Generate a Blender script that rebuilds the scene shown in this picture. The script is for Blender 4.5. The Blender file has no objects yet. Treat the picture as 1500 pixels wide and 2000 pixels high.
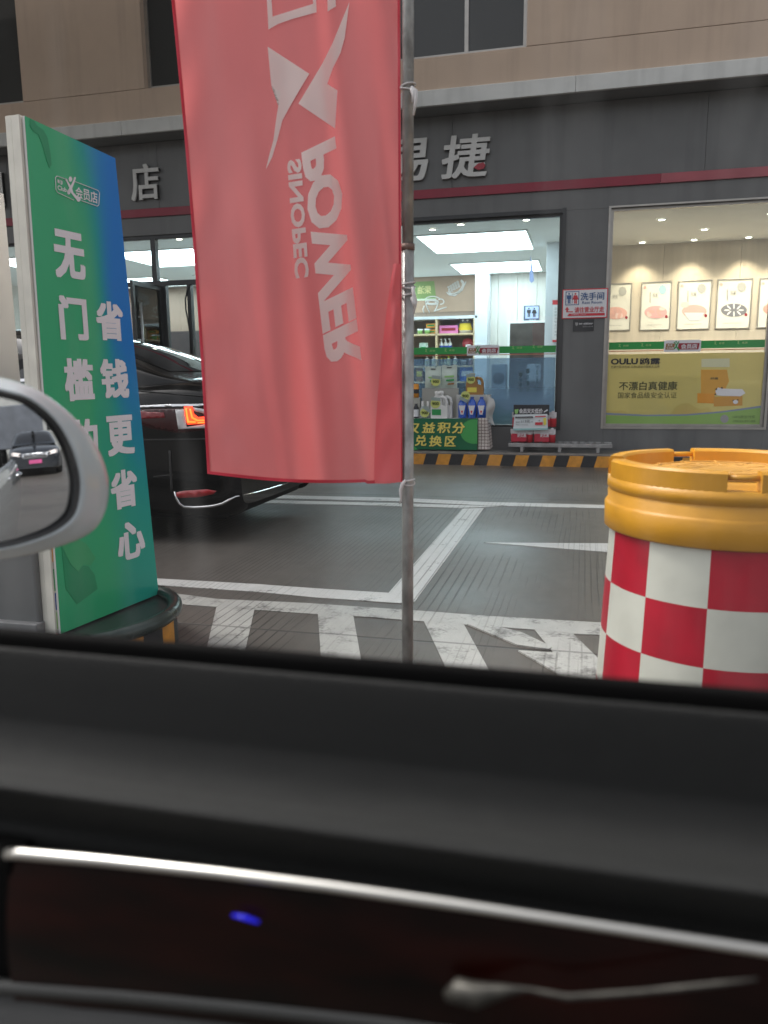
import bpy, bmesh, math, random
import numpy as np
from mathutils import Vector, Matrix
from mathutils.bvhtree import BVHTree

random.seed(7)
S = bpy.context.scene
COL = S.collection
PI = math.pi

# ------------------------------------------------------------------ camera
YAW, PITCH, ROLL, FPX, EYE = math.radians(14.23), math.radians(10.04), math.radians(-0.573), 1516.9, 1.2
fw = np.array([-math.sin(YAW) * math.cos(PITCH), math.cos(YAW) * math.cos(PITCH), -math.sin(PITCH)])
r0 = np.array([math.cos(YAW), math.sin(YAW), 0.0])
u0 = np.cross(r0, fw)
rt = r0 * math.cos(ROLL) + u0 * math.sin(ROLL)
up = -r0 * math.sin(ROLL) + u0 * math.cos(ROLL)
C0 = np.array([0, 0, EYE])
cam = bpy.data.objects.new('camera', bpy.data.cameras.new('camera'))
COL.objects.link(cam)
cam.matrix_world = Matrix(((rt[0], up[0], -fw[0], 0), (rt[1], up[1], -fw[1], 0), (rt[2], up[2], -fw[2], EYE), (0, 0, 0, 1)))
cam.data.sensor_fit = 'HORIZONTAL'
cam.data.sensor_width = 36
cam.data.lens = 36 * FPX / 1500
cam.data.clip_start = 0.02
cam.data.clip_end = 500
cam.data.dof.use_dof = True
cam.data.dof.focus_distance = 4.6
cam.data.dof.aperture_fstop = 6.0
S.camera = cam

def ray(x, y): return fw + rt * (x - 750) / FPX + up * (1000 - y) / FPX
def hz(x, y, z=0.0):
    d = ray(x, y); return C0 + d * (z - EYE) / d[2]
def hy(x, y, Y):
    d = ray(x, y); return C0 + d * Y / d[1]
def fr(x0, y0, x1, y1, Y):
    """rectangle X0,X1,Z0,Z1 on the plane at depth Y from its extent in the photo"""
    xm, ym = (x0 + x1) / 2, (y0 + y1) / 2
    return hy(x0, ym, Y)[0], hy(x1, ym, Y)[0], hy(xm, y1, Y)[2], hy(xm, y0, Y)[2]

# ------------------------------------------------------------------ world, sun, exposure
W = bpy.data.worlds.new('World'); S.world = W; W.use_nodes = True
SUN_EL, SUN_AZ = math.radians(52), math.radians(-75)      # azimuth from +Y towards +X
wn = W.node_tree.nodes; wl = W.node_tree.links
sky = wn.new('ShaderNodeTexSky'); sky.sky_type = 'NISHITA'; sky.sun_disc = False
sky.sun_elevation = SUN_EL; sky.sun_rotation = SUN_AZ
sky.air_density = 1.0; sky.dust_density = 6.0; sky.ozone_density = 1.0
hs = wn.new('ShaderNodeHueSaturation'); hs.inputs['Saturation'].default_value = 0.22
wl.new(sky.outputs[0], hs.inputs['Color']); wl.new(hs.outputs[0], wn['Background'].inputs[0])
wn['Background'].inputs[1].default_value = 0.13
sl = bpy.data.lights.new('sun', 'SUN'); sl.energy = 1.2; sl.angle = math.radians(14); sl.color = (1, .95, .88)
so = bpy.data.objects.new('sun', sl); COL.objects.link(so)
sd = Vector((math.sin(SUN_AZ) * math.cos(SUN_EL), math.cos(SUN_AZ) * math.cos(SUN_EL), math.sin(SUN_EL)))
so.rotation_euler = sd.to_track_quat('Z', 'Y').to_euler()
S.view_settings.view_transform = 'Standard'; S.view_settings.look = 'None'
S.view_settings.exposure = 1.04; S.view_settings.gamma = 1; S.view_settings.use_curve_mapping = False
S.cycles.use_denoising = True
S.cycles.max_bounces = 8; S.cycles.transparent_max_bounces = 16
S.cycles.caustics_reflective = False; S.cycles.caustics_refractive = False
S.cycles.sample_clamp_indirect = 6

# ------------------------------------------------------------------ materials
def srgb(r, g, b):
    f = lambda c: (c / 255 / 12.92) if c / 255 <= .04045 else ((c / 255 + .055) / 1.055) ** 2.4
    return (f(r), f(g), f(b))
MATS = {}
def mat(name, col, rough=.6, metal=0, var=.12, scale=6, bump=0, bscale=40, coat=0, emit=None, spec=.5, stretch=None, streak=0):
    if name in MATS: return MATS[name]
    m = bpy.data.materials.new(name); m.use_nodes = True
    n = m.node_tree.nodes; l = m.node_tree.links; p = n['Principled BSDF']
    p.inputs['Roughness'].default_value = rough; p.inputs['Metallic'].default_value = metal
    p.inputs['Coat Weight'].default_value = coat; p.inputs['Specular IOR Level'].default_value = spec
    p.inputs['Base Color'].default_value = (*col, 1)
    if var > 0:
        tc = n.new('ShaderNodeTexCoord'); mp = n.new('ShaderNodeMapping')
        if stretch: mp.inputs['Scale'].default_value = stretch
        l.new(tc.outputs['Object'], mp.inputs[0])
        nz = n.new('ShaderNodeTexNoise'); nz.inputs['Scale'].default_value = scale; nz.inputs['Detail'].default_value = 6
        l.new(mp.outputs[0], nz.inputs['Vector'])
        mx = n.new('ShaderNodeMix'); mx.data_type = 'RGBA'
        mx.inputs['A'].default_value = (*[c * (1 - var) for c in col], 1)
        mx.inputs['B'].default_value = (*[min(1, c * (1 + var)) for c in col], 1)
        cr = n.new('ShaderNodeMapRange'); cr.inputs['From Min'].default_value = .3; cr.inputs['From Max'].default_value = .7
        l.new(nz.outputs[0], cr.inputs[0]); l.new(cr.outputs[0], mx.inputs['Factor']); l.new(mx.outputs['Result'], p.inputs['Base Color'])
        rr = n.new('ShaderNodeMapRange'); rr.inputs['To Min'].default_value = rough * .85; rr.inputs['To Max'].default_value = min(1, rough * 1.15)
        l.new(nz.outputs[0], rr.inputs[0]); l.new(rr.outputs[0], p.inputs['Roughness'])
    if streak:
        src = p.inputs['Base Color'].links[0].from_socket
        t3 = n.new('ShaderNodeTexCoord'); m3 = n.new('ShaderNodeMapping'); m3.inputs['Scale'].default_value = (7, 7, .5); l.new(t3.outputs['Object'], m3.inputs[0])
        n3 = n.new('ShaderNodeTexNoise'); n3.inputs['Scale'].default_value = 1.0; n3.inputs['Detail'].default_value = 8; l.new(m3.outputs[0], n3.inputs['Vector'])
        r3 = n.new('ShaderNodeMapRange'); l.new(n3.outputs[0], r3.inputs[0])
        for k_, v_ in (('From Min', .50), ('From Max', .72), ('To Min', 0), ('To Max', streak * 2)): r3.inputs[k_].default_value = v_
        x3 = n.new('ShaderNodeMix'); x3.data_type = 'RGBA'; l.new(r3.outputs[0], x3.inputs['Factor']); l.new(src, x3.inputs['A']); x3.inputs['B'].default_value = (*[c * .45 for c in col], 1)
        l.new(x3.outputs['Result'], p.inputs['Base Color'])
    if bump:
        n2 = n.new('ShaderNodeTexNoise'); n2.inputs['Scale'].default_value = bscale; n2.inputs['Detail'].default_value = 4
        t2 = n.new('ShaderNodeTexCoord'); l.new(t2.outputs['Object'], n2.inputs['Vector'])
        b = n.new('ShaderNodeBump'); b.inputs['Strength'].default_value = bump; b.inputs['Distance'].default_value = .01
        l.new(n2.outputs[0], b.inputs['Height']); l.new(b.outputs[0], p.inputs['Normal'])
    if emit:
        p.inputs['Emission Color'].default_value = (*emit[0], 1); p.inputs['Emission Strength'].default_value = emit[1]
    MATS[name] = m
    return m

def glassmat(name, tint=(1, 1, 1), refl=.06, film=None, film_alpha=0, rough=0.0):
    """thin pane: transparent + mirror reflection (+ a translucent print)"""
    if name in MATS: return MATS[name]
    m = bpy.data.materials.new(name); m.use_nodes = True
    n = m.node_tree.nodes; l = m.node_tree.links; n.remove(n['Principled BSDF'])
    tr = n.new('ShaderNodeBsdfTransparent'); tr.inputs[0].default_value = (*tint, 1)
    gl = n.new('ShaderNodeBsdfGlossy'); gl.inputs['Roughness'].default_value = rough
    lw = n.new('ShaderNodeFresnel'); lw.inputs[0].default_value = 1.5
    mr = n.new('ShaderNodeMapRange'); mr.inputs['From Min'].default_value = .04; mr.inputs['To Min'].default_value = refl; mr.inputs['To Max'].default_value = 1
    l.new(lw.outputs[0], mr.inputs[0])
    mx = n.new('ShaderNodeMixShader'); l.new(mr.outputs[0], mx.inputs[0]); l.new(tr.outputs[0], mx.inputs[1]); l.new(gl.outputs[0], mx.inputs[2])
    l.new(mx.outputs[0], n['Material Output'].inputs[0])
    MATS[name] = m
    return m

def filmmat(name, build, alpha):
    """translucent printed film; build(nodes, links) -> colour socket"""
    m = bpy.data.materials.new(name); m.use_nodes = True
    n = m.node_tree.nodes; l = m.node_tree.links; n.remove(n['Principled BSDF'])
    cs = build(n, l)
    df = n.new('ShaderNodeBsdfDiffuse'); tl = n.new('ShaderNodeBsdfTranslucent'); l.new(cs, df.inputs[0]); l.new(cs, tl.inputs[0])
    m1 = n.new('ShaderNodeMixShader'); m1.inputs[0].default_value = .35
    l.new(df.outputs[0], m1.inputs[1]); l.new(tl.outputs[0], m1.inputs[2])
    tr = n.new('ShaderNodeBsdfTransparent'); pl = n.new('ShaderNodeMix'); pl.data_type = 'RGBA'; pl.inputs['Factor'].default_value = .45; pl.inputs['A'].default_value = (1, 1, 1, 1); l.new(cs, pl.inputs['B']); l.new(pl.outputs['Result'], tr.inputs[0])
    mx = n.new('ShaderNodeMixShader')
    if isinstance(alpha, float): mx.inputs[0].default_value = alpha
    else: l.new(alpha(n, l), mx.inputs[0])
    l.new(tr.outputs[0], mx.inputs[1]); l.new(m1.outputs[0], mx.inputs[2])
    l.new(mx.outputs[0], n['Material Output'].inputs[0])
    MATS[name] = m
    return m

# concrete paving with tined grooves; the same grooves run through the painted lines
def groove_nodes(n, l, p, colA, colB, wear=None):
    tc = n.new('ShaderNodeTexCoord'); sp = n.new('ShaderNodeSeparateXYZ'); l.new(tc.outputs['Object'], sp.inputs[0])
    def mth(op, a, b=None):
        q = n.new('ShaderNodeMath'); q.operation = op
        for i, v in enumerate((a, b)):
            if v is None: continue
            if isinstance(v, (int, float)): q.inputs[i].default_value = v
            else: l.new(v, q.inputs[i])
        return q.outputs[0]
    def noise(scale, stretch=(1, 1, 1), detail=4):
        mp = n.new('ShaderNodeMapping'); mp.inputs['Scale'].default_value = stretch; l.new(tc.outputs['Object'], mp.inputs[0])
        q = n.new('ShaderNodeTexNoise'); q.inputs['Scale'].default_value = scale; q.inputs['Detail'].default_value = detail
        l.new(mp.outputs[0], q.inputs['Vector']); return q.outputs[0]
    def ramp(v, a, b, c=0., d=1.):
        q = n.new('ShaderNodeMapRange'); l.new(v, q.inputs[0])
        for i, x in zip(('From Min', 'From Max', 'To Min', 'To Max'), (a, b, c, d)): q.inputs[i].default_value = x
        return q.outputs[0]
    wob = mth('MULTIPLY', mth('SUBTRACT', noise(1.3, (1, .25, 1), 2), .5), .05)
    xx = mth('ADD', sp.outputs[0], wob)
    g = None
    for pitch, phase, sc in ((.036, .0, (1.1, .22, 1)), (.052, .013, (.8, .3, 1))):
        f = mth('FRACT', mth('DIVIDE', mth('ADD', xx, phase + 50), pitch))
        d = mth('ABSOLUTE', mth('SUBTRACT', f, .5))
        line = ramp(d, .10, .055)
        mask = ramp(noise(1.4 if pitch < .04 else 1.9, sc, 3), .50, .62)
        v = mth('MULTIPLY', line, mask)
        g = v if g is None else mth('MAXIMUM', g, v)
    # slab joints
    def joint(sock, per, off, w):
        f = mth('FRACT', mth('DIVIDE', mth('ADD', sock, off), per))
        return ramp(mth('ABSOLUTE', mth('SUBTRACT', f, .5)), w / per, w / per * .5)
    j = mth('MAXIMUM', joint(mth('ADD', sp.outputs[1], mth('MULTIPLY', wob, .2)), 4.2, 100.8 - 3.32 + 2.1, .012), joint(xx, 5.1, 103.9, .008))
    g2 = mth('MAXIMUM', g, j)
    big = noise(.55, (1, 1, 1), 6); fine = noise(14, (1, .5, 1), 8); spk = noise(160, (1, 1, 1), 2)
    mx = n.new('ShaderNodeMix'); mx.data_type = 'RGBA'; mx.inputs['A'].default_value = (*colA, 1); mx.inputs['B'].default_value = (*colB, 1)
    tot = mth('ADD', mth('ADD', mth('MULTIPLY', big, .6), mth('MULTIPLY', fine, .3)), mth('MULTIPLY', spk, .2))
    l.new(ramp(tot, .40, .70), mx.inputs['Factor'])
    out = mx.outputs['Result']
    st = ramp(noise(1.7, (1, .6, 1), 8), .58, .74, 0, .55)
    m0 = n.new('ShaderNodeMix'); m0.data_type = 'RGBA'; l.new(st, m0.inputs['Factor']); l.new(out, m0.inputs['A']); m0.inputs['B'].default_value = (.035, .032, .030, 1) if not wear else (.25, .24, .22, 1); out = m0.outputs['Result']
    vor = n.new('ShaderNodeTexVoronoi'); vor.inputs['Scale'].default_value = 2.3; l.new(tc.outputs['Object'], vor.inputs['Vector'])
    sp2 = ramp(mth('ADD', vor.outputs['Distance'], mth('MULTIPLY', noise(22), .05)), .055, .04, 0, .6)
    m9 = n.new('ShaderNodeMix'); m9.data_type = 'RGBA'; l.new(sp2, m9.inputs['Factor']); l.new(out, m9.inputs['A']); m9.inputs['B'].default_value = (.03, .028, .027, 1); out = m9.outputs['Result']
    if wear:
        w1 = ramp(mth('ADD', mth('MULTIPLY', noise(7, (1, 1, 1), 9), .75), mth('MULTIPLY', noise(60, (1, 1, 1), 6), .35)), wear[0], wear[1])
        m3 = n.new('ShaderNodeMix'); m3.data_type = 'RGBA'; l.new(w1, m3.inputs['Factor']); l.new(out, m3.inputs['A']); m3.inputs['B'].default_value = (.055, .05, .046, 1)
        out = m3.outputs['Result']
    m2 = n.new('ShaderNodeMix'); m2.data_type = 'RGBA'; l.new(out, m2.inputs['A']); m2.inputs['B'].default_value = (.012, .011, .010, 1)
    l.new(mth('MULTIPLY', g2, .45 if wear else .70), m2.inputs['Factor']); l.new(m2.outputs['Result'], p.inputs['Base Color'])
    b = n.new('ShaderNodeBump'); b.inputs['Strength'].default_value = .6; b.inputs['Distance'].default_value = .006
    l.new(mth('SUBTRACT', mth('MULTIPLY', fine, .35), g2), b.inputs['Height']); l.new(b.outputs[0], p.inputs['Normal'])
    l.new(ramp(big, .3, .7, .34, .62), p.inputs['Roughness'])
def groovemat(name, a, b, wear=None):
    m = bpy.data.materials.new(name); m.use_nodes = True
    groove_nodes(m.node_tree.nodes, m.node_tree.links, m.node_tree.nodes['Principled BSDF'], a, b, wear); MATS[name] = m
    return m

# ------------------------------------------------------------------ mesh helpers
class G:
    def __init__(s): s.v = []; s.f = []; s.mi = []; s.cur = 0; s.sm = []; s.smooth = False
    def add(s, vs, fs):
        o = len(s.v); s.v += [tuple(map(float, v)) for v in vs]
        for f in fs: s.f.append([i + o for i in f]); s.mi.append(s.cur); s.sm.append(s.smooth)
        return s
    def box(s, x0, x1, y0, y1, z0, z1, b=0.0):
        if x0 > x1: x0, x1 = x1, x0
        if y0 > y1: y0, y1 = y1, y0
        if z0 > z1: z0, z1 = z1, z0
        b = min(b, (x1 - x0) * .45, (y1 - y0) * .45, (z1 - z0) * .45)
        if b <= 0:
            vs = [(x, y, z) for x in (x0, x1) for y in (y0, y1) for z in (z0, z1)]
            return s.add(vs, [(0, 1, 3, 2), (4, 6, 7, 5), (0, 4, 5, 1), (2, 3, 7, 6), (0, 2, 6, 4), (1, 5, 7, 3)])
        bm = bmesh.new(); bmesh.ops.create_cube(bm, size=1)
        for v in bm.verts: v.co = Vector(((x0 + x1) / 2 + v.co.x * (x1 - x0), (y0 + y1) / 2 + v.co.y * (y1 - y0), (z0 + z1) / 2 + v.co.z * (z1 - z0)))
        bmesh.ops.bevel(bm, geom=bm.edges[:], offset=b, segments=2, affect='EDGES', profile=.5)
        return s.frombm(bm)
    def frombm(s, bm):
        bm.verts.index_update()
        s.add([v.co[:] for v in bm.verts], [[v.index for v in f.verts] for f in bm.faces]); bm.free(); return s
    def quad(s, *p): return s.add(p, [tuple(range(len(p)))])
    def prism(s, pts, d):
        """polygon of 3D points pushed along d, closed"""
        n = len(pts); a = [Vector(p) for p in pts]; b = [p + Vector(d) for p in a]
        nrm = sum(((a[i] - a[0]).cross(a[(i + 1) % n] - a[0]) for i in range(n)), Vector())
        if nrm.dot(Vector(d)) > 0: fs = [tuple(range(n))[::-1], tuple(range(n, 2 * n))] + [(i, (i + 1) % n, n + (i + 1) % n, n + i) for i in range(n)]
        else: fs = [tuple(range(n)), tuple(range(n, 2 * n))[::-1]] + [((i + 1) % n, i, n + i, n + (i + 1) % n) for i in range(n)]
        return s.add(a + b, fs)
    def tube(s, pts, r, n=10, cap=True):
        pts = [Vector(p) for p in pts]; rs = r if isinstance(r, (list, tuple)) else [r] * len(pts)
        vs = []; fs = []; prev = None
        for i, p in enumerate(pts):
            t = (pts[min(i + 1, len(pts) - 1)] - pts[max(i - 1, 0)]).normalized()
            a = prev if prev is not None else (Vector((0, 0, 1)) if abs(t.z) < .9 else Vector((1, 0, 0)))
            a = (a - t * a.dot(t)).normalized(); prev = a; b = t.cross(a)
            for k in range(n):
                q = 2 * PI * k / n; vs.append(p + (a * math.cos(q) + b * math.sin(q)) * rs[i])
        for i in range(len(pts) - 1):
            for k in range(n): fs.append((i * n + k, i * n + (k + 1) % n, (i + 1) * n + (k + 1) % n, (i + 1) * n + k))
        if cap: fs.append(tuple(range(n))[::-1]); fs.append(tuple(range((len(pts) - 1) * n, len(pts) * n)))
        sm = s.smooth; s.smooth = True; s.add(vs, fs); s.smooth = sm
        return s
    def lathe(s, prof, c, n=24, sy=1.0, sx=1.0, a0=0.0, a1=2 * PI):
        """prof [(r, z)] round the vertical axis at c"""
        full = abs(a1 - a0 - 2 * PI) < 1e-6; m = n if full else n + 1
        vs = [(c[0] + r * sx * math.cos(a0 + (a1 - a0) * k / n), c[1] + r * sy * math.sin(a0 + (a1 - a0) * k / n), c[2] + z) for r, z in prof for k in range(m)]
        fs = [(i * m + k, i * m + (k + 1) % m, (i + 1) * m + (k + 1) % m, (i + 1) * m + k) for i in range(len(prof) - 1) for k in range(n)]
        sm = s.smooth; s.smooth = True; s.add(vs, fs); s.smooth = sm
        return s
    def grid(s, fn, nu, nv):
        vs = [fn(i / nu, j / nv) for i in range(nu + 1) for j in range(nv + 1)]; m = nv + 1
        fs = [(i * m + j, (i + 1) * m + j, (i + 1) * m + j + 1, i * m + j + 1) for i in range(nu) for j in range(nv)]
        sm = s.smooth; s.smooth = True; s.add(vs, fs); s.smooth = sm
        return s

def link(name, me, mats, parent=None):
    for m in (mats if isinstance(mats, (list, tuple)) else [mats]): me.materials.append(m)
    o = bpy.data.objects.new(name, me); COL.objects.link(o)
    if parent is not None:
        o.parent = parent
        if parent.type == 'EMPTY': o.location = -parent.location
    return o
def obj(name, g, mats, parent=None, auto=None):
    me = bpy.data.meshes.new(name); me.from_pydata(g.v, [], g.f)
    for i, p in enumerate(me.polygons): p.material_index = g.mi[i]; p.use_smooth = g.sm[i]
    me.update()
    if auto is not None: me.shade_auto = None
    return link(name, me, mats, parent)
def tag(o, label=None, cat=None, group=None, kind=None):
    if label: o['label'] = label
    if cat: o['category'] = cat
    if group: o['group'] = group
    if kind: o['kind'] = kind
    return o
def thing(name, label, cat, loc=(0, 0, 0), group=None):
    o = bpy.data.objects.new(name, None); COL.objects.link(o); o.location = loc; o.empty_display_size = .1
    return tag(o, label, cat, group)
def struct(name, g, m): return tag(obj(name, g, m), kind='structure')
def dup(root, delta, label=None, group=None):
    """copy a thing, its parts and sub-parts, moved by delta"""
    r = root.copy(); COL.objects.link(r); r.location = root.location + Vector(delta)
    if label: r['label'] = label
    if group: r['group'] = group
    for ch in list(root.children):
        c = ch.copy(); COL.objects.link(c); c.parent = r
        for g in ch.children:
            d = g.copy(); COL.objects.link(d); d.parent = c
    return r

_tc = {}
def text_geo(body, bold=0.0, shear=0.0, ext=0.0):
    """unit-box text: verts x,y in 0..1, z 0..1 through the thickness; faces"""
    key = (body, bold, shear, ext > 0)
    if key in _tc: return _tc[key]
    cu = bpy.data.curves.new('text', 'FONT'); cu.body = body; asc = body.isascii(); cu.offset = min(bold, .045) if asc else 0.0; cu.shear = shear; cu.resolution_u = 3
    cu.extrude = .05 if ext > 0 else 0.0
    o = bpy.data.objects.new('text', cu); COL.objects.link(o)
    dg = bpy.context.evaluated_depsgraph_get(); dg.update()
    me = bpy.data.meshes.new_from_object(o.evaluated_get(dg))
    v = np.array([x.co[:] for x in me.vertices]); fs = [list(p.vertices) for p in me.polygons]
    bpy.data.objects.remove(o); bpy.data.curves.remove(cu); bpy.data.meshes.remove(me)
    lo = v.min(0); hi = v.max(0); s = np.where(hi - lo > 1e-6, hi - lo, 1)
    v = v - lo; hgt = 1.0
    if bold > .012 and not asc:
        r_ = bold * .56; n0 = len(v); V = []; F = []
        offs = [(0, 0)] + [(r_ * a, r_ * .8 * b) for a in (-1, 0, 1) for b in (-1, 0, 1) if a or b]
        for k, (ox, oy) in enumerate(offs):
            V.append(v + np.array([ox, oy, 0.0])); F += [[i + k * n0 for i in f] for f in fs]
        zs = np.concatenate([np.full(n0, k * 1e-4) for k in range(len(offs))]); v = np.concatenate(V); fs = F
    lo = v.min(0); hi = v.max(0); s = np.where(hi - lo > 1e-6, hi - lo, 1); v = (v - lo) / s
    if bold > .012 and not asc: v[:, 2] += zs if ext <= 0 else zs * 40
    _tc[key] = (v, fs)
    return _tc[key]
def put_text(name, body, m, parent, org, ux, uy, w, h, bold=.01, shear=0, ext=0.0, flip=False, lift=.0):
    v, fs = text_geo(body, bold, shear, ext)
    ux = np.array(ux, float); uy = np.array(uy, float); nn = np.cross(ux, uy); o = np.array(org, float)
    X = 1 - v[:, 0] if flip else v[:, 0]
    P = o + np.outer(X * w, ux) + np.outer(v[:, 1] * h, uy) + np.outer(v[:, 2] * (ext if ext > 0 else .6) + lift, nn)
    g = G(); g.add(P, [f[::-1] for f in fs] if flip else fs)
    return obj(name, g, m, parent)
def ftext(name, body, m, parent, px, Y, bold=.01, shear=0, ext=0.0, flip=False, lift=.003):
    x0, x1, z0, z1 = fr(*px, Y)
    return put_text(name, body, m, parent, (x0, Y, z0), (1, 0, 0), (0, 0, 1), x1 - x0, z1 - z0, bold, shear, ext, flip, lift)

# ------------------------------------------------------------------ palette
M_conc = groovemat('grooved_concrete', (.068, .060, .052), (.120, .107, .093))
M_line = groovemat('worn_white_paint', (.48, .48, .46), (.62, .62, .60), (.64, .76))
M_line2 = groovemat('very_worn_white_paint', (.33, .33, .31), (.48, .48, .45), (.57, .76))
M_dark = mat('grey_cladding', srgb(101, 102, 102), .42, 0, .10, 2.2, .05, 9, streak=.16)
M_soffit = mat('soffit_plaster', srgb(112, 114, 114), .8, 0, .1, 3)
M_ledge = mat('ledge_concrete', (.58, .59, .57), .8, 0, .08, 3, .1, 30, streak=.15)
M_tan = mat('tan_render', (.50, .385, .295), .85, 0, .06, 1.6, .15, 60, streak=.09)
M_redstripe = mat('red_stripe', (.26, .012, .035), .45, 0, .15, 3)
M_redpale = mat('faded_red_stripe', (.36, .08, .10), .5, 0, .12, 3)
M_silver = mat('silver_letter', (.62, .62, .60), .45, .0, .08, 4)
M_frame = mat('window_frame_dark', (.035, .037, .04), .4, .2, .1, 8)
M_frameL = mat('window_frame_alu', (.42, .40, .37), .35, .7, .1, 8)
M_white = mat('white_plastic', (.74, .74, .72), .5, 0, .04)
M_whiteL = mat('white_print', (.88, .85, .88), .5, 0, .03)
M_cream = mat('board_edge', (.72, .70, .62), .6, 0, .10, 9)
M_orange = mat('orange_plastic', (.60, .285, .014), .40, 0, .16, 5, .12, 25)
M_orangeD = mat('orange_lid', (.54, .27, .04), .5, 0, .10, 5, .1, 50)
M_redrefl = mat('red_reflective_sheet', (.40, .004, .022), .35, 0, .16, 9, .10, 14)
M_whtrefl = mat('white_reflective_sheet', (.58, .59, .52), .35, 0, .07, 11, .10, 14)
M_black = mat('black_rubber', (.012, .012, .013), .55, 0, .1)
M_carblk = mat('black_car_paint', (.002, .002, .0022), .20, 0, 0, coat=.22, spec=.22)
M_glassblk = mat('dark_car_glass', (.006, .007, .009), .03, 0, 0, coat=.6)
M_chrome = mat('chrome', (.75, .75, .76), .12, 1, 0)
M_steel = mat('galvanised_steel', (.30, .30, .29), .45, .35, .35, 30, .2, 60, stretch=(1, 1, .5))
M_galv = mat('brushed_steel', (.40, .40, .40), .4, .8, .2, 12)
M_kerbY = mat('kerb_orange_paint', (.62, .27, .03), .6, 0, .18, 14, .2, 60)
M_kerbK = mat('kerb_black_paint', (.02, .02, .022), .6, 0, .3, 14, .2, 60)
M_pave = mat('pavement_concrete', (.12, .12, .115), .75, 0, .2, 4, .3, 60)
M_panel = mat('light_panel', (.9, .95, 1), .5, 0, 0, emit=((.74, .91, 1.0), 5.2))
M_down = mat('downlight_and_fill', (1, 1, 1), .5, 0, 0, emit=((1, .95, .82), 9))
M_ceil = mat('shop_ceiling', (.72, .72, .69), .8, 0, .02)
M_wood = mat('pale_wood_wall', (.66, .63, .58), .6, 0, .06, 3, 0, 0, stretch=(6, 6, .3))
M_woodR = mat('beige_wood_wall', (.58, .51, .42), .6, 0, .07, 2.5, stretch=(5, 5, .3))
M_brown = mat('brown_mural', (.28, .20, .15), .6, 0, .06, 3)
M_shelfin = mat('shelf_back', (.22, .19, .16), .6, 0, .1)
M_oak = mat('shelf_oak', (.60, .46, .28), .5, 0, .12, 8)
M_trimL = mat('pale_grey_trim', (.62, .66, .70), .5, 0, .03)
M_floor = mat('shop_floor', (.35, .35, .34), .3, 0, .08)
M_glass = glassmat('shop_glass', (.95, .98, .96), .045)
M_glassD = glassmat('door_glass', (.62, .74, .72), .07)
M_glassup = mat('dark_upper_glass', (.035, .037, .036), .06, 0, 0, spec=.5)
M_green = mat('green_strip', (.02, .32, .06), .45, 0, .04)
M_blueD = mat('sign_blue', (.02, .08, .25), .5, 0, 0)
M_redD = mat('sign_red', (.55, .02, .03), .5, 0, 0)
M_grey = mat('dispenser_grey', (.15, .155, .155), .5, 0, .08, 4)
M_greyL = mat('dispenser_light', (.72, .69, .68), .45, 0, .05, 4)

# ------------------------------------------------------------------ ground, markings
K = 11.02           # depth of the shop front
g = G(); g.box(-60, 60, -40, 60, -.4, 0); struct('ground', g, M_conc)
def mark(px, m=M_line, z=.004):
    pts = [hz(x, y, 0) for x, y in px]
    gg = G(); gg.quad(*[(p[0], p[1], z) for p in pts])
    bm = bmesh.new(); vs = [bm.verts.new(v) for v in gg.v]; bm.faces.new(vs); bmesh.ops.triangulate(bm, faces=bm.faces[:])
    for f in bm.faces:
        f.normal_update()
        if f.normal.z < 0: f.normal_flip()
    if sum(f.normal.z for f in bm.faces) < 0: bmesh.ops.reverse_faces(bm, faces=bm.faces[:])
    ex = bmesh.ops.extrude_face_region(bm, geom=bm.faces[:]); low_ = [v for v in ex['geom'] if isinstance(v, bmesh.types.BMVert)]
    for v in low_: v.co.z = .0005
    bmesh.ops.recalc_face_normals(bm, faces=bm.faces[:])
    g2 = G().frombm(bm)
    return struct('road_marking', g2, m)
mark([(200, 1120), (309, 1131), (504, 1142), (612, 1150), (759, 1159), (903, 994), (945, 993), (810, 1176), (780, 1179), (618, 1168), (504, 1157), (312, 1144), (200, 1135)])
mark([(440, 966), (510, 967), (780, 973), (948, 981), (1300, 990), (1300, 996), (1173, 993), (948, 988), (780, 980), (510, 973), (440, 970)])
mark([(440, 974), (504, 977), (780, 983.5), (975, 989.5), (903, 993), (700, 987), (504, 983), (440, 979)])
mark([(945, 1060.5), (1173, 1062), (1330, 1063), (1330, 1092), (1173, 1078)])
mark([(200, 1150), (333, 1159), (423, 1171), (600, 1179), (684, 1185), (807, 1193), (948, 1204), (1170, 1217), (1500, 1238), (1500, 1262), (1170, 1241), (1119, 1239), (1044, 1231), (906, 1221), (828, 1215), (690, 1204), (621, 1201), (498, 1192), (417, 1186), (333, 1180), (200, 1170)], M_line2)
for q in ([(423, 1186), (497, 1191.5), (478, 1275), (470, 1320), (390, 1320), (403, 1270)],
          [(621, 1200.5), (690, 1203.5), (704, 1282), (710, 1340), (630, 1340), (626, 1273)],
          [(828, 1214.5), (906, 1220.5), (948, 1297), (975, 1350), (890, 1350), (867, 1297)],
          [(1044, 1230.5), (1119, 1238.5), (1164, 1283), (1230, 1350), (1140, 1350), (1080, 1275)]):
    mark(q, M_line2)
mark([(912, 1221), (962, 1224), (1020, 1238), (1078, 1266), (1072, 1271), (1010, 1262)], M_line2, .008)
mark([(1012, 1273), (1090, 1278), (1240, 1330), (1240, 1370), (1110, 1330)], M_line2, .008)

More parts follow.
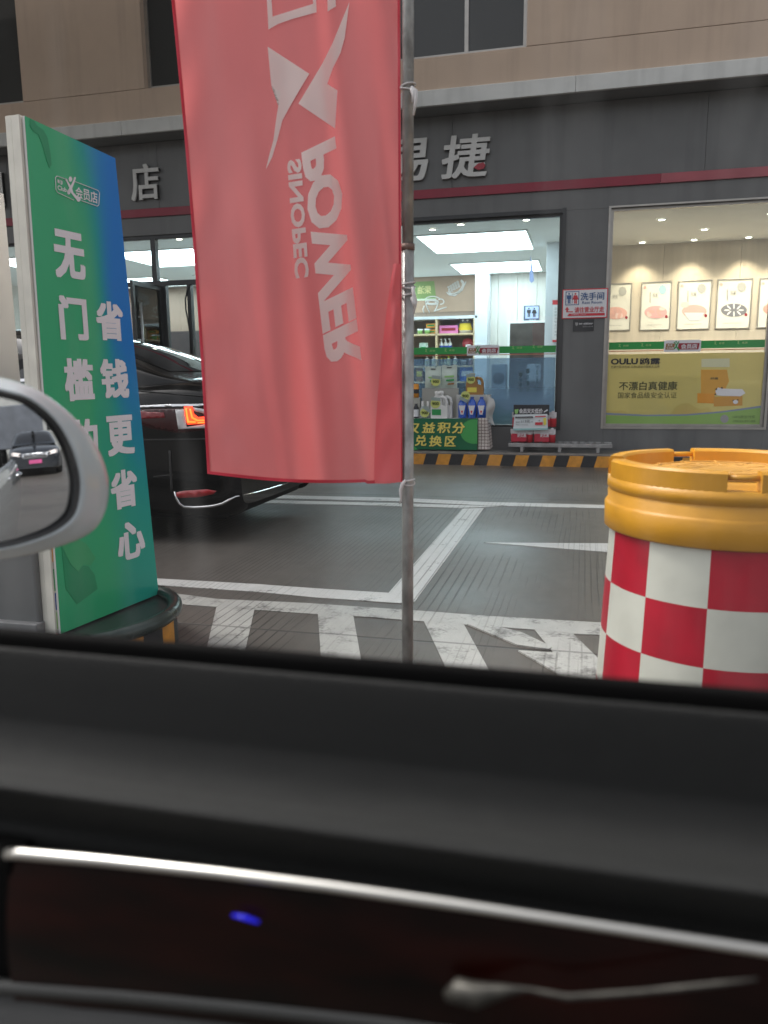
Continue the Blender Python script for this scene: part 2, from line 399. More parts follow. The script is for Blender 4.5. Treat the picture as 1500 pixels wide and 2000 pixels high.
# pavement and kerb in front of the shop
def kerbY(x): return 10.25
g = G(); g.box(-30, 20, 10.27, 26, -.1, .148, 0)
pv = struct('pavement', g, M_pave)
x = -12.0; i = 0
while x < 6:
    w = .172 if i % 2 else .168
    lean = .045
    gg = G(); gg.prism([(x, 10.252, -.02), (x + w, 10.252, -.02), (x + w + lean, 10.262, .142), (x + lean, 10.262, .142)], (0, .02, 0))
    o = obj('kerb_paint_stripe', gg, M_kerbY if i % 2 else M_kerbK, pv)
    x += w + .0015; i += 1
x = -12
for j in range(19):
    g = G(); g.box(x, x + .995, 10.285, 10.50, .10, .156, .006); obj('kerb_stone', g, mat('kerb_stone', (.16, .145, .13), .8, 0, .3, 12, .3, 70), pv); x += 1

# ------------------------------------------------------------------ the shop building
B = thing('shop_building', 'petrol station shop with dark grey fascia, red stripe and tan upper storey', 'building', (0, K, 0))
XL, XR = -13.0, 7.5
Wb = K + .22       # back of the front wall
def wall(x0, x1, z0, z1, name='wall_panel', m=M_dark, y0=None, y1=None, b=.004):
    g = G(); g.box(x0, x1, K if y0 is None else y0, Wb if y1 is None else y1, z0, z1, b); return obj(name, g, m, B)
zc = 3.3
W1 = (-3.55, -.325, .45, 3.275)
W2 = (.292, 2.30, .475, 3.30)
D0 = (-8.0, -4.6)                  # entrance bay
W0 = (-11.3, -8.45, .45, 3.30)
zh = 3.30
wall(XL, XR, zh, 3.555, 'lintel_panel')
for a, b in ((XL, W0[0]), (W0[1], D0[0]), (D0[1], W1[0]), (W1[1], W2[0]), (W2[1], 3.05), (5.0, XR)):
    wall(a, b, .14, zh, 'pillar')
for w in (W0, W1, W2, (3.05, 5.0, .47, 3.3)):
    wall(w[0], w[1], .14, w[2], 'plinth_panel')
wall(W1[0], W1[1], W1[3], zh, 'head_panel', b=0)
# red stripe, faded further right
xs = hy(1290, 352, K)[0]
g = G(); g.box(XL, xs, K - .03, K + .05, 3.56, 3.675, .003); obj('red_stripe', g, M_redstripe, B)
g = G(); g.box(xs + .002, XR, K - .03, K + .05, 3.56, 3.675, .003); o = obj('red_stripe', g, M_redpale, B); o['label'] = 'faded pink length of the stripe'
# fascia panels with fine joints
x = XL
for wd in (4.2, 2.6, 4.4, 3.2, 3.6, 2.5):
    g = G(); g.box(x + .002, x + wd - .002, K, K + .10, 3.68, 4.60, .003); obj('fascia_panel', g, M_dark, B); x += wd
# soffit + ledge
g = G(); g.box(XL, XR, K - .38, K + .1, 4.612, 4.70); obj('soffit', g, M_soffit, B)
x = XL; LY = K - .42
for j, wd in enumerate((3.1, 3.4, 3.0, 3.3, 3.0, 3.1, 1.6)):
    g = G(); g.box(x + .0015, x + wd - .0015, LY, K - .37, 4.605, 4.795, .006); obj('ledge_stone', g, M_ledge, B); x += wd
# upper storey
UY = LY + .05; zj = 5.19
ups = [(-1.62, 1), (-5.90, 1), (-10.1, 1)]
uR = hy(1029, 60, UY)[0]; uZ = hy(1029, 90, UY)[2]
uL2 = hy(277, 80, UY)[0]; uR3 = hy(41, 150, UY)[0]
openings = [(uR3 - 2.3, uR3), (uL2, uL2 + 2.3), (uR - 2.3, uR)]
zj = uZ
wall(XL, XR, 4.80, zj - .006, 'upper_wall_panel', M_tan, UY, UY + .25)
edges = [XL] + [e for o_ in openings for e in o_] + [XR]
for a, b in zip(edges[0::2], edges[1::2]):
    wall(a, b, zj, 8.6, 'upper_wall_panel', M_tan, UY, UY + .25)
for a, b in openings:
    wall(a, b, 7.1, 8.6, 'upper_wall_panel', M_tan, UY, UY + .25)
    g = G(); t = .05
    y0, y1 = UY + .10, UY + .16
    g.box(a, b, y0, y1, zj, zj + t); g.box(a, b, y0, y1, 7.05, 7.1)
    n = 3
    for k in range(n + 1):
        xk = a + (b - a) * k / n
        xk = min(max(xk, a + t / 2), b - t / 2)
        g.box(xk - t / 2, xk + t / 2, y0 - .002, y1 + .002, zj + t, 7.05)
    f = obj('window', g, M_frameL, B)
    for k in range(n):
        g = G(); g.box(a + (b - a) * k / n + t / 2, a + (b - a) * (k + 1) / n - t / 2, UY + .125, UY + .133, zj + t, 7.05); obj('pane', g, M_glassup, f)
g = G(); g.box(XL, XR, UY + .5, UY + .52, 4.8, 8.6); obj('inner_wall', g, mat('dim_room', (.05, .05, .05), .9, 0, .3, 2), B)
g = G(); g.box(XL, XR, UY, 24, 8.6, 8.8); obj('roof', g, M_soffit, B)

# shop interior (behind the glass)
YB = 17.4           # back wall of the left hall
YR = 14.25          # back wall of the right room
g = G(); g.box(XL, XR, Wb, 18, .149, .16); obj('floor', g, M_floor, B)
g = G(); g.box(XL, XR, K + .1, 18, zc, zc + .12); obj('ceiling', g, M_ceil, B)
g = G(); g.box(XL, XR, 17.9, 18, .1, 3.4); g.box(XL, XL + .1, Wb, 18, .1, 3.4); g.box(XR - .1, XR, Wb, 18, .1, 3.4); obj('outer_wall', g, M_wood, B)
xd = hy(935, 700, YB)[0]
zbk = zc
# pale planks on the back wall
x = xd
while x < .6:
    g = G(); g.box(x + .003, x + .407, YB, YB + .03, .16, zbk, .003); obj('wall_plank', g, M_wood, B); x += .41
x = XL
while x < xd - .05:
    x2 = min(x + 1.2, xd)
    g = G(); g.box(x + .002, x2 - .002, YB, YB + .03, .16, zbk, 0); obj('wall_panel', g, M_brown, B); x = x2
# partition between the rooms and the beige room behind the right window
g = G(); g.box(-.02, .05, Wb, 18, .16, zc); obj('partition', g, M_wood, B)
x = .052
k_ = 0
while x < XR - .2:
    g = G(); g.box(x + .002, min(x + 1.2, XR - .1) - .002, YR, YR + .04, .16, zc, .002); obj('wall_plank', g, M_woodR, B); x += 1.2
# white column right of the hall
xc = hy(1066, 560, 13.5)[0]
g = G(); g.box(xc, -.022, 13.5, 13.9, .16, zc, .004); obj('column', g, M_trimL, B)
# ceiling light panels
def panel(x0, x1, y0, y1):
    g = G(); g.box(x0, x1, y0, y1, zc - .012, zc - .002)
    o = obj('ceiling_light', g, M_panel, B)
    g = G(); t = .03
    g.box(x0 - t, x1 + t, y0 - t, y0, zc - .02, zc); g.box(x0 - t, x1 + t, y1, y1 + t, zc - .02, zc)
    g.box(x0 - t, x0, y0, y1, zc - .02, zc); g.box(x1, x1 + t, y0, y1, zc - .02, zc); obj('light_frame', g, M_ceil, o)
for dx in (0, -3.0, -5.45, -8.0):
    panel(-2.55 + dx, -.89 + dx, 12.25, 14.05); panel(-2.55 + dx, -.89 + dx, 15.48, 17.0)
def downlight_and_fill(x, y, power, col=(1, .85, .62), spot=95):
    g = G(); g.lathe([(.0001, -.012), (.045, -.012)], (x, y, zc), 20); o = obj('downlight_and_fill', g, M_down, B)
    g = G(); g.lathe([(.046, -.014), (.062, -.016), (.07, -.001)], (x, y, zc), 20); obj('light_ring', g, M_white, o)
    if power:
        l = bpy.data.lights.new('downlight_and_fill_lamp', 'SPOT'); l.energy = power; l.spot_size = math.radians(spot); l.spot_blend = .6; l.color = col; l.shadow_soft_size = .04
        lo = bpy.data.objects.new('downlight_and_fill_lamp', l); COL.objects.link(lo); lo.location = (x, y, zc - .04)
for px in ((900, 437), (1028, 428), (845, 447)): p = hz(*px, zc); downlight_and_fill(p[0], p[1], 0)
p = hz(350, 466, zc); downlight_and_fill(p[0], p[1], 0)
p = hz(45, 562, zc)
for px in ((1253, 475.5), (1354, 469.5), (1461, 463.5)):
    p = hz(*px, zc); downlight_and_fill(p[0], 13.95, 30)
downlight_and_fill(3.1, 13.95, 30); 
for xx_, yy_ in ((1.0, 12.0), (2.4, 12.0), (3.8, 12.4), (1.7, 13.0), (3.1, 13.0)): downlight_and_fill(xx_, yy_, 46, (1, .9, .76), 165)  # added fill lamps with wide cones, brightening the right room
# dark bulkhead seen top left in the right window
a = [hz(1197, 414, zc), hz(1318, 400, zc), hz(1284, 452, zc), hz(1197, 460, zc)]

# ---------------- shop windows
def shop_window(w, n=1, fm=M_frame, gm=M_glass, name='window'):
    x0, x1, z0, z1 = w; t = .035
    g = G(); y0, y1 = K + .05, K + .11
    g.box(x0, x1, y0, y1, z0, z0 + t); g.box(x0, x1, y0, y1, z1 - t, z1)
    xs_ = [x0 + t / 2] + [x0 + (x1 - x0) * k / n for k in range(1, n)] + [x1 - t / 2]
    for xk in xs_: g.box(xk - t / 2, xk + t / 2, y0 - .001, y1 + .001, z0 + t, z1 - t)
    f = obj(name, g, fm, B)
    for k in range(n):
        g = G(); g.box(xs_[k] + t / 2, xs_[k + 1] - t / 2, K + .078, K + .084, z0 + t, z1 - t); obj('pane', g, gm, f)
    return f
shop_window(W1, 1); shop_window(W0, 2); shop_window((3.05, 5.0, .47, 3.3), 1, M_frameL)
w2 = shop_window(W2, 1, M_frameL)
# aluminium outer bead round the right window
g = G()
for a in (W2, (3.05, 5.0, .47, 3.3)):
    g.box(a[0] - .03, a[0], K - .012, K + .03, a[2] - .03, a[3]); g.box(a[1], a[1] + .03, K - .012, K + .03, a[2] - .03, a[3])
    g.box(a[0], a[1], K - .012, K + .03, a[2] - .03, a[2]); g.box(a[0] - .03, a[1] + .03, K - .012, K + .03, a[3], a[3] + .022)
obj('window_bead', g, M_frameL, B)
g = G(); g.box(W1[1], W1[1] + .05, K - .015, K + .03, W1[2] - .03, W1[3] + .06); g.box(W1[0], W1[1], K - .015, K + .03, W1[3] - .0, W1[3] + .05); obj('window_bead', g, M_frame, B)

# ---------------- entrance bay
xm = hy(302, 505, K + .06)[0]; zt = hy(345, 549, K + .06)[2]
g = G(); t = .05; y0, y1 = K + .03, K + .12
g.box(D0[0], D0[1], y0, y1, zh - .05, zh); g.box(D0[0], D0[1], y0, y1, zt - .06, zt + .01)
for xk in (D0[0] + .03, xm, D0[1] - .03): g.box(xk - .04, xk + .04, y0 - .002, y1 + .002, zt, zh - .05)
tf = obj('transom_window', g, M_frame, B)
for a, b in ((D0[0] + .07, xm - .04), (xm + .04, D0[1] - .07)):
    g = G(); g.box(a, b, K + .07, K + .076, zt + .01, zh - .05); obj('pane', g, M_glass, tf)
xj = hy(323, 620, K + .06)[0]; xg = hy(373, 620, K + .06)[0]
g = G(); g.box(xj - .045, xj + .045, y0, y1, .15, zt - .06); obj('door_jamb', g, M_frame, B); g = G(); g.box(D0[0], D0[0] + .06, y0, y1, .15, zt - .06); obj('door_jamb', g, M_frame, B)
def door_leaf(hx, hyy, ang, w, handle_side=1):
    """glass leaf hinged at (hx, hyy), swung by ang"""
    R_ = Matrix.Rotation(ang, 4, 'Z'); T = Matrix.Translation((hx, hyy, 0)) @ R_
    def tf_(g): g.v = [tuple(T @ Vector(v)) for v in g.v]; return g
    h = zt - .07; g = G(); t = .055
    g.box(0, w, -.022, .022, .17, .28); g.box(0, w, -.022, .022, h - .07, h); g.box(0, t, -.0215, .0215, .28, h - .07); g.box(w - t, w, -.0215, .0215, .28, h - .07)
    d = obj('door', tf_(g), M_frame, B)
    g = G(); g.box(t, w - t, -.004, .004, .28, h - .07); obj('pane', tf_(g), M_glassD, d)
    g = G()
    for s in (-1, 1):
        g.tube([(w - .11, s * .07, .75), (w - .11, s * .07, 2.25)], .016, 10); 
        for z_ in (.95, 2.05): g.tube([(w - .11, s * .07, z_), (w - .11, s * .02, z_)], .01, 8)
    obj('handle', tf_(g), M_galv, d)
    g = G(); g.box(w - .13, w - .03, -.03, .03, 1.62, 1.74, .004); obj('lock', tf_(g), M_galv, d)
    return d
door_leaf(xj - .03, K + .02, math.radians(-88) , .86)
door_leaf(D0[0] + .07, K + .06, math.radians(-70), .86)
g = G(); g.box(xg - .03, xg + .03, y0, y1, .15, zt - .06); dj = obj('door_stile', g, M_frame, B)
for a, b in ((xj + .045, xg - .03), (xg + .03, D0[1] - .05)):
    g = G(); g.box(a, b, K + .07, K + .076, .2, zt - .06); obj('pane', g, M_glass, dj)
g = G(); pts = [hy(x, y, K + .02) for x, y in ((371, 556), (366, 566), (362, 585), (363, 605), (367, 625), (371, 650), (373, 700))]; g.tube(pts, .012, 8); obj('cable', g, M_black, B)

# unseen canopy slab, added and shaped to shade the upper left wall
cn = thing('shade_canopy', 'flat pale unseen canopy slab, added and placed to shade the upper left wall', 'canopy', (-8, 6, 0))
g = G(); g.box(-15, -3.6, 4.6, 9.7, 6.9, 7.5, .02); obj('shade_slab', g, mat('canopy_white', (.35, .35, .34), .6, 0, .05), cn)
for x_ in (-6.5, -12.5): g = G(); g.box(x_ - .25, x_ + .25, 2.65, 3.1, .16, 6.9, .02); obj('canopy_column', g, mat('canopy_column', (.5, .5, .5), .5, 0, .05), cn)

# ---------------- raised sign letters, each a thing
def sign_letter(ch, px, label, bold=.035, shear=0):
    t = thing('sign_letter', label, 'sign letter', tuple(hy((px[0] + px[2]) / 2, px[3], K - .05)))
    x0, x1, z0, z1 = fr(*px, K - .06)
    put_text('letter_face', ch, M_silver, t, (x0, K - .035, z0), (1, 0, 0), (0, 0, 1), x1 - x0, z1 - z0, bold, shear, .03)
    put_text('letter_return', ch, mat('letter_side', (.10, .10, .10), .4, .5, 0), t, (x0, K - .005, z0), (1, 0, 0), (0, 0, 1), x1 - x0, z1 - z0, bold, shear, .029)
    return t
sign_letter('店', (255, 320, 311, 391), 'silver raised character 店 on the grey fascia between the green board and the red flag')
sign_letter('利', (-62, 338, 6, 408), 'silver raised character cut off by the left edge of the photo')
sign_letter('易', (752, 272, 836, 354), 'silver raised character half hidden behind the flag pole', .04, .1)
J = sign_letter('捷', (862, 263, 957, 347), 'silver raised character 捷 with a small red drop, on the fascia right of the pole', .035, .12)
q = [hy(x, y, K - .075) for x, y in ((925, 327), (934, 319), (944, 317), (948, 322), (945, 329), (934, 332))]
g = G(); g.prism(q, (0, .02, 0)); obj('red_drop', g, mat('red_drop', (.35, .01, .03), .4, 0, 0), J)

# ------------------------------------------------------------------ flat print helper on a facade-parallel plane
def flat(name, px, Y, m, parent, th=.002, b=0):
    """thin plate from pixel polygon on the plane at depth Y"""
    g = G(); g.prism([hy(x, y, Y) for x, y in px], (0, th, 0)); return obj(name, g, m, parent)
def plate(name, rect, Y, m, parent, th=.004, b=0):
    x0, x1, z0, z1 = fr(*rect, Y); g = G(); g.box(x0, x1, Y, Y + th, z0, z1, b); return obj(name, g, m, parent)
def disc(cx, cy, rx, ry, n=20, a=0):
    return [(cx + rx * math.cos(2 * PI * k / n) * math.cos(a) - ry * math.sin(2 * PI * k / n) * math.sin(a), cy + rx * math.cos(2 * PI * k / n) * math.sin(a) + ry * math.sin(2 * PI * k / n) * math.cos(a)) for k in range(n)]
pm = lambda n, c, **k: mat('print_' + n, srgb(*c), .5, 0, k.get('var', 0.03))
P_black = pm('black', (40, 42, 48)); P_red = pm('red', (205, 50, 62)); P_blue = pm('blue', (45, 88, 140)); P_wht = pm('white', (225, 225, 228))
P_grey = pm('grey', (150, 150, 150)); P_pink = pm('pink', (228, 198, 192)); P_green = pm('green', (40, 150, 80)); P_yel = pm('yellow', (232, 215, 90))
P_org = pm('orange', (225, 150, 50)); P_lgreen = pm('light_green', (150, 200, 120)); P_brown = pm('brown', (150, 105, 60)); P_mag = pm('magenta', (228, 130, 190))
P_navy = pm('navy', (35, 75, 160)); P_dred = pm('dark_red', (150, 30, 45)); P_lbl = pm('pale_label', (205, 215, 190)); P_bluebox = pm('bluebox', (40, 95, 190))

# ------------------------------------------------------------------ rest room sign and small notice on the pillar
t = thing('restroom_sign', 'white and red rest room sign with man and woman pictograms on the grey pillar', 'sign', tuple(hy(1142, 595, K - .02)))
Y = K - .016
plate('sign_panel', (1098, 564, 1187, 622), Y, P_red, t, .012, .003)
plate('sign_field', (1100, 566, 1185, 620), Y - .002, P_wht, t, .002)
Y2 = Y - .004
plate('pictogram_frame', (1104.5, 569, 1131, 596), Y2, P_blue, t, .002); plate('pictogram_field', (1106, 570.4, 1129.6, 594.6), Y2 - .001, P_wht, t, .001)
def figure(cx, top, h, m, parent, skirt=False, Y=Y2 - .003):
    g = G(); pr = lambda p: g.prism([hy(x, y, Y) for x, y in p], (0, .0015, 0))
    w = h * .17
    pr(disc(cx, top + h * .09, h * .085, h * .085, 12)); 
    if skirt: pr([(cx - w * .9, top + h * .22), (cx + w * .9, top + h * .22), (cx + w * 1.7, top + h * .62), (cx - w * 1.7, top + h * .62)])
    else: pr([(cx - w * 1.25, top + h * .22), (cx + w * 1.25, top + h * .22), (cx + w * 1.2, top + h * .58), (cx - w * 1.2, top + h * .58)])
    pr([(cx - w * .75, top + h * .56), (cx - w * .1, top + h * .56), (cx - w * .1, top + h), (cx - w * .75, top + h)])
    pr([(cx + w * .1, top + h * .56), (cx + w * .75, top + h * .56), (cx + w * .75, top + h), (cx + w * .1, top + h)])
    return obj('pictogram', g, m, parent)
figure(1111.5, 572, 21, P_blue, t); figure(1124, 572, 21, P_red, t, True)
plate('divider', (1117.3, 572, 1118.3, 593), Y2 - .002, P_blue, t, .001)
ftext('lettering', '洗手间', P_blue, t, (1134, 571, 1180, 586), Y2, .03)
ftext('lettering', 'Rest Room', P_blue, t, (1137, 588, 1176, 593), Y2, .01)
ftext('lettering', '请往营业厅走', P_red, t, (1122, 599, 1180, 610), Y2, .03)
flat('arrow', [(1107.5, 599), (1112, 605), (1109.3, 605), (1109.3, 608), (1119, 608), (1119, 610), (1105.8, 610), (1105.8, 605), (1103.4, 605)], Y2 - .001, P_red, t)
flat('red_bar', [(1111, 612.5), (1181, 611), (1181, 616), (1108, 617.5)], Y2 - .001, P_red, t)
ftext('lettering', '中国石化  sinopec', P_wht, t, (1116, 613.2, 1145, 615.8), Y2 - .002, .0)
t = thing('alarm_notice', 'small black notice with white print below the rest room sign', 'notice', tuple(hy(1140, 635, K - .02)))
plate('notice_plate', (1119, 624, 1160, 647), K - .008, mat('notice_black', (.022, .024, .028), .4, 0, .05), t, .006)
flat('shield', [(1123.5, 630), (1129, 630), (1129, 634), (1126.2, 637), (1123.5, 634)], K - .010, P_grey, t)
ftext('lettering', '联网110报警服务用户', P_wht, t, (1131, 630.5, 1158, 634), K - .009, .02)
ftext('lettering', '0576-110110', P_grey, t, (1138, 636.5, 1158, 639), K - .009, .01)

# ------------------------------------------------------------------ green strips with the club logo on the windows
def runner(cx, cy, s, m, parent, Y, name='figure_mark'):
    """the little leaping figure of the club logo"""
    g = G(); pr = lambda p: g.prism([hy(cx + x * s, cy + y * s, Y) for x, y in p], (0, .001, 0))
    pr(disc(-.02, -.85, .16, .2, 12)); pr([(-.6, -.85), (-.35, -.85), (.02, -.3), (.3, -.75), (.62, -1.05), (.6, -.8), (.22, -.15), (.2, .2), (.75, .8), (.6, 1.0), (.42, .95), (0, .35), (-.35, .75), (-.6, .65), (-.12, .1), (-.15, -.25)])
    return obj(name, g, m, parent)
def strip(xa, xb, z0, z1, logo, label, smalls):
    t = thing('window_strip', label, 'window sticker', ((xa + xb) / 2, K + .07, z0))
    g = G(); g.box(xa, xb, K + .0745, K + .0765, z0, z1); obj('green_band', g, M_green, t)
    g = G(); g.box(xa, xb, K + .0745, K + .0765, z0 - .026, z0 - .014); obj('red_line', g, mat('rust_line', (.45, .16, .07), .5, 0, .05), t)
    Y = K + .073
    plate('logo_field', logo, Y, P_wht, t, .001)
    x0, y0, x1, y1 = logo; w = x1 - x0; h = y1 - y0
    flat('logo_left', [(x0 + .06 * w, y0 + .3 * h), (x0 + .30 * w, y0 + .3 * h), (x0 + .27 * w, y1 - .18 * h), (x0 + .03 * w, y1 - .18 * h)], Y - .002, P_brown, t)
    flat('logo_right', [(x0 + .40 * w, y0 + .28 * h), (x0 + .97 * w, y0 + .26 * h), (x0 + .93 * w, y1 - .2 * h), (x0 + .36 * w, y1 - .18 * h)], Y - .002, P_dred, t)
    ftext('lettering', '会员店', P_wht, t, (x0 + .46 * w, y0 + .34 * h, x0 + .90 * w, y1 - .26 * h), Y - .003, .045, lift=.001)
    ftext('lettering', 'EJ', P_wht, t, (x0 + .1 * w, y0 + .36 * h, x0 + .22 * w, y0 + .52 * h), Y - .003, .01, lift=.001)
    ftext('lettering', 'Club', P_wht, t, (x0 + .07 * w, y0 + .57 * h, x0 + .27 * w, y0 + .76 * h), Y - .003, .01, lift=.001)
    runner(x0 + .33 * w, (y0 + y1) / 2, h * .40, P_green, t, Y - .004)
    for cx, cy in smalls:
        runner(cx - 6, cy, 3.4, P_lgreen, t, Y, 'small_mark')
        ftext('lettering', '易捷', P_lgreen, t, (cx + 1, cy - 1.8, cx + 12, cy + 2.2), Y, .02, lift=.001)
z0 = hy(1000, 689.5, K + .075)[2]; z1 = hy(1000, 676, K + .075)[2]
strip(W1[0] + .04, W1[1] - .04, z0, z1, (912, 674, 975, 694), 'green window strip with club logo across the window behind the product table', [(838, 685), (876, 684), (1008, 679), (1048, 677)])
z0 = hy(1340, 681, K + .075)[2]; z1 = hy(1340, 666, K + .075)[2]
strip(W2[0] + .04, W2[1] - .04, z0, z1, (1297, 664, 1369, 687), 'green window strip with club logo above the yellow advert', [(1216, 675), (1260, 674), (1403, 670), (1448, 669)])

# ------------------------------------------------------------------ printed films on the lower glass
def blue_film(n, l):
    tc = n.new('ShaderNodeTexCoord'); mp = n.new('ShaderNodeMapping'); l.new(tc.outputs['Object'], mp.inputs[0]); mp.inputs['Scale'].default_value = (1, 1, 1.6)
    nz = n.new('ShaderNodeTexNoise'); nz.inputs['Scale'].default_value = 1.6; nz.inputs['Detail'].default_value = 7; l.new(mp.outputs[0], nz.inputs['Vector'])
    sp = n.new('ShaderNodeSeparateXYZ'); l.new(tc.outputs['Object'], sp.inputs[0])
    a = n.new('ShaderNodeMath'); a.operation = 'MULTIPLY_ADD'; l.new(nz.outputs[0], a.inputs[0]); a.inputs[1].default_value = .9; 
    b = n.new('ShaderNodeMath'); b.operation = 'MULTIPLY'; l.new(sp.outputs[2], b.inputs[0]); b.inputs[1].default_value = .75; l.new(b.outputs[0], a.inputs[2])
    cr = n.new('ShaderNodeValToRGB'); l.new(a.outputs[0], cr.inputs[0])
    e = cr.color_ramp.elements; e[0].position = .42; e[0].color = (*srgb(175, 185, 180), 1); e[1].position = 1.0; e[1].color = (*srgb(150, 180, 205), 1)
    for p_, c in ((.55, (150, 168, 170)), (.66, (205, 212, 208)), (.74, (135, 170, 178)), (.86, (130, 168, 182))): q = e.new(p_); q.color = (*srgb(*c), 1)
    return cr.outputs[0]
def alpha_blue(n, l):
    tc = n.new('ShaderNodeTexCoord'); sp = n.new('ShaderNodeSeparateXYZ'); l.new(tc.outputs['Object'], sp.inputs[0])
    mr = n.new('ShaderNodeMapRange'); l.new(sp.outputs[2], mr.inputs[0])
    for k, v in (('From Min', .80), ('From Max', 1.02), ('To Min', .72), ('To Max', .30)): mr.inputs[k].default_value = v
    return mr.outputs[0]
M_bfilm = filmmat('blue_mountain_film', blue_film, alpha_blue)
zf = hy(1000, 699, K + .07)[2]
g = G(); g.box(W1[0] + .04, W1[1] - .04, K + .070, K + .072, W1[2] + .04, zf); o = obj('window_film', g, M_bfilm); tag(o, 'see-through blue film printed with misty mountains on the lower glass behind the red packs', 'window film')
for tx, r in (('山泉冰川', (1046, 706, 1052, 768)), ('一路健康', (1028, 720, 1034, 768)), ('一路真诚', (1014, 728, 1020, 768))):
    n_ = len(tx)
    for k, ch in enumerate(tx):
        hh = (r[3] - r[1]) / n_
        ftext('lettering', ch, pm('film_ink', (70, 95, 105)), o, (r[0], r[1] + k * hh, r[2], r[1] + k * hh + hh * .75), K + .069, .01, lift=.001)
def yellow_film(n, l):
    tc = n.new('ShaderNodeTexCoord'); sp = n.new('ShaderNodeSeparateXYZ'); l.new(tc.outputs['Object'], sp.inputs[0])
    nz = n.new('ShaderNodeTexNoise'); nz.inputs['Scale'].default_value = 1.2; l.new(tc.outputs['Object'], nz.inputs['Vector'])
    a = n.new('ShaderNodeMath'); a.operation = 'MULTIPLY_ADD'; l.new(sp.outputs[2], a.inputs[0]); a.inputs[1].default_value = .8; l.new(nz.outputs[0], a.inputs[2])
    cr = n.new('ShaderNodeValToRGB'); l.new(a.outputs[0], cr.inputs[0]); e = cr.color_ramp.elements
    e[0].position = .75; e[0].color = (*srgb(234, 208, 145), 1); e[1].position = 1.5; e[1].color = (*srgb(236, 226, 155), 1)
    q = e.new(1.0 if False else .98); q.color = (*srgb(228, 214, 140), 1)
    return cr.outputs[0]
M_yfilm = filmmat('yellow_film', yellow_film, .72)
zf = hy(1340, 690, K + .07)[2]; zg = hy(1250, 812, K + .07)[2]
t = thing('advert_film', 'yellow and green tissue advert printed on film on the right window', 'advert', ((W2[0] + W2[1]) / 2, K + .07, W2[2]))
g = G(); g.box(W2[0] + .035, W2[1] - .035, K + .070, K + .072, W2[2] + .035, zf); obj('film', g, M_yfilm, t)
Y = K + .068
flat('green_hill', [(1181, 811), (1260, 813), (1340, 812), (1410, 806), (1488, 796), (1488, 834), (1180, 831)], Y, pm('hill_green', (140, 178, 92)), t, .001)
flat('wave_line', [(1181, 806), (1260, 810), (1340, 809), (1410, 803), (1488, 792), (1488, 796), (1410, 806), (1340, 812), (1260, 813), (1181, 810)], Y - .001, pm('wave_blue', (130, 145, 165)), t, .001)
ftext('lettering', 'OULU', P_black, t, (1193, 700, 1246, 712), Y, .06); ftext('lettering', '鸥露', P_black, t, (1250, 699, 1290, 712), Y, .05)
ftext('lettering', '竹原竹浆本色纸 天然0添加中国航天品牌', pm('faint_ink', (95, 95, 60)), t, (1193, 714, 1288, 719), Y, .015)
ftext('lettering', '不漂白真健康', pm('ink', (82, 84, 52)), t, (1209, 745, 1323, 762), Y, .03)
ftext('lettering', '国家食品级安全认证', pm('ink', (82, 84, 52)), t, (1207, 766, 1322, 778), Y, .008)
ftext('lettering', '100%原生竹浆', pm('faint_green', (100, 130, 70)), t, (1431, 811, 1475, 817), Y - .002, .01)
ftext('lettering', '可接触食品 更安心健康', pm('faint_green', (100, 130, 70)), t, (1431, 820, 1475, 825), Y - .002, .01)
flat('seal', disc(1415, 818, 8, 8, 24), Y - .002, P_grey, t, .001)
flat('pale_box', [(1370, 701), (1425, 700), (1425, 717), (1370, 717)], Y, pm('palebox', (215, 214, 175)), t, .001)
for k, q in enumerate(([(1369, 722), (1420, 722), (1424, 745), (1412, 768), (1369, 772)], [(1362, 768), (1396, 769), (1396, 788), (1362, 787)], [(1394, 775), (1450, 773), (1450, 792), (1394, 794)])):
    flat('printed_carton', q, Y - .001 - .001 * k, pm('carton%d' % k, ((216, 160, 60), (222, 150, 40), (205, 150, 62))[k]), t, .001)
flat('printed_baby', [(1397, 764), (1402, 757), (1412, 759), (1450, 760), (1456, 768), (1446, 774), (1410, 773), (1400, 772)], Y - .004, P_wht, t, .001)
for q in (disc(1399, 760, 1.8, 1.8, 8), disc(1410, 757.5, 1.8, 1.8, 8), disc(1397, 770, 2, 1.2, 8), disc(1432, 782, 1.6, 1.4, 8), disc(1441, 781, 1.6, 1.4, 8)): flat('dark_patch', q, Y - .0065, P_black, t, .001)
flat('printed_face', disc(1436.5, 785, 5, 4, 14), Y - .0055, P_wht, t, .001)
ftext('lettering', '鸥露', pm('ink', (82, 84, 52)), t, (1388, 737, 1403, 741), Y - .002, .02)

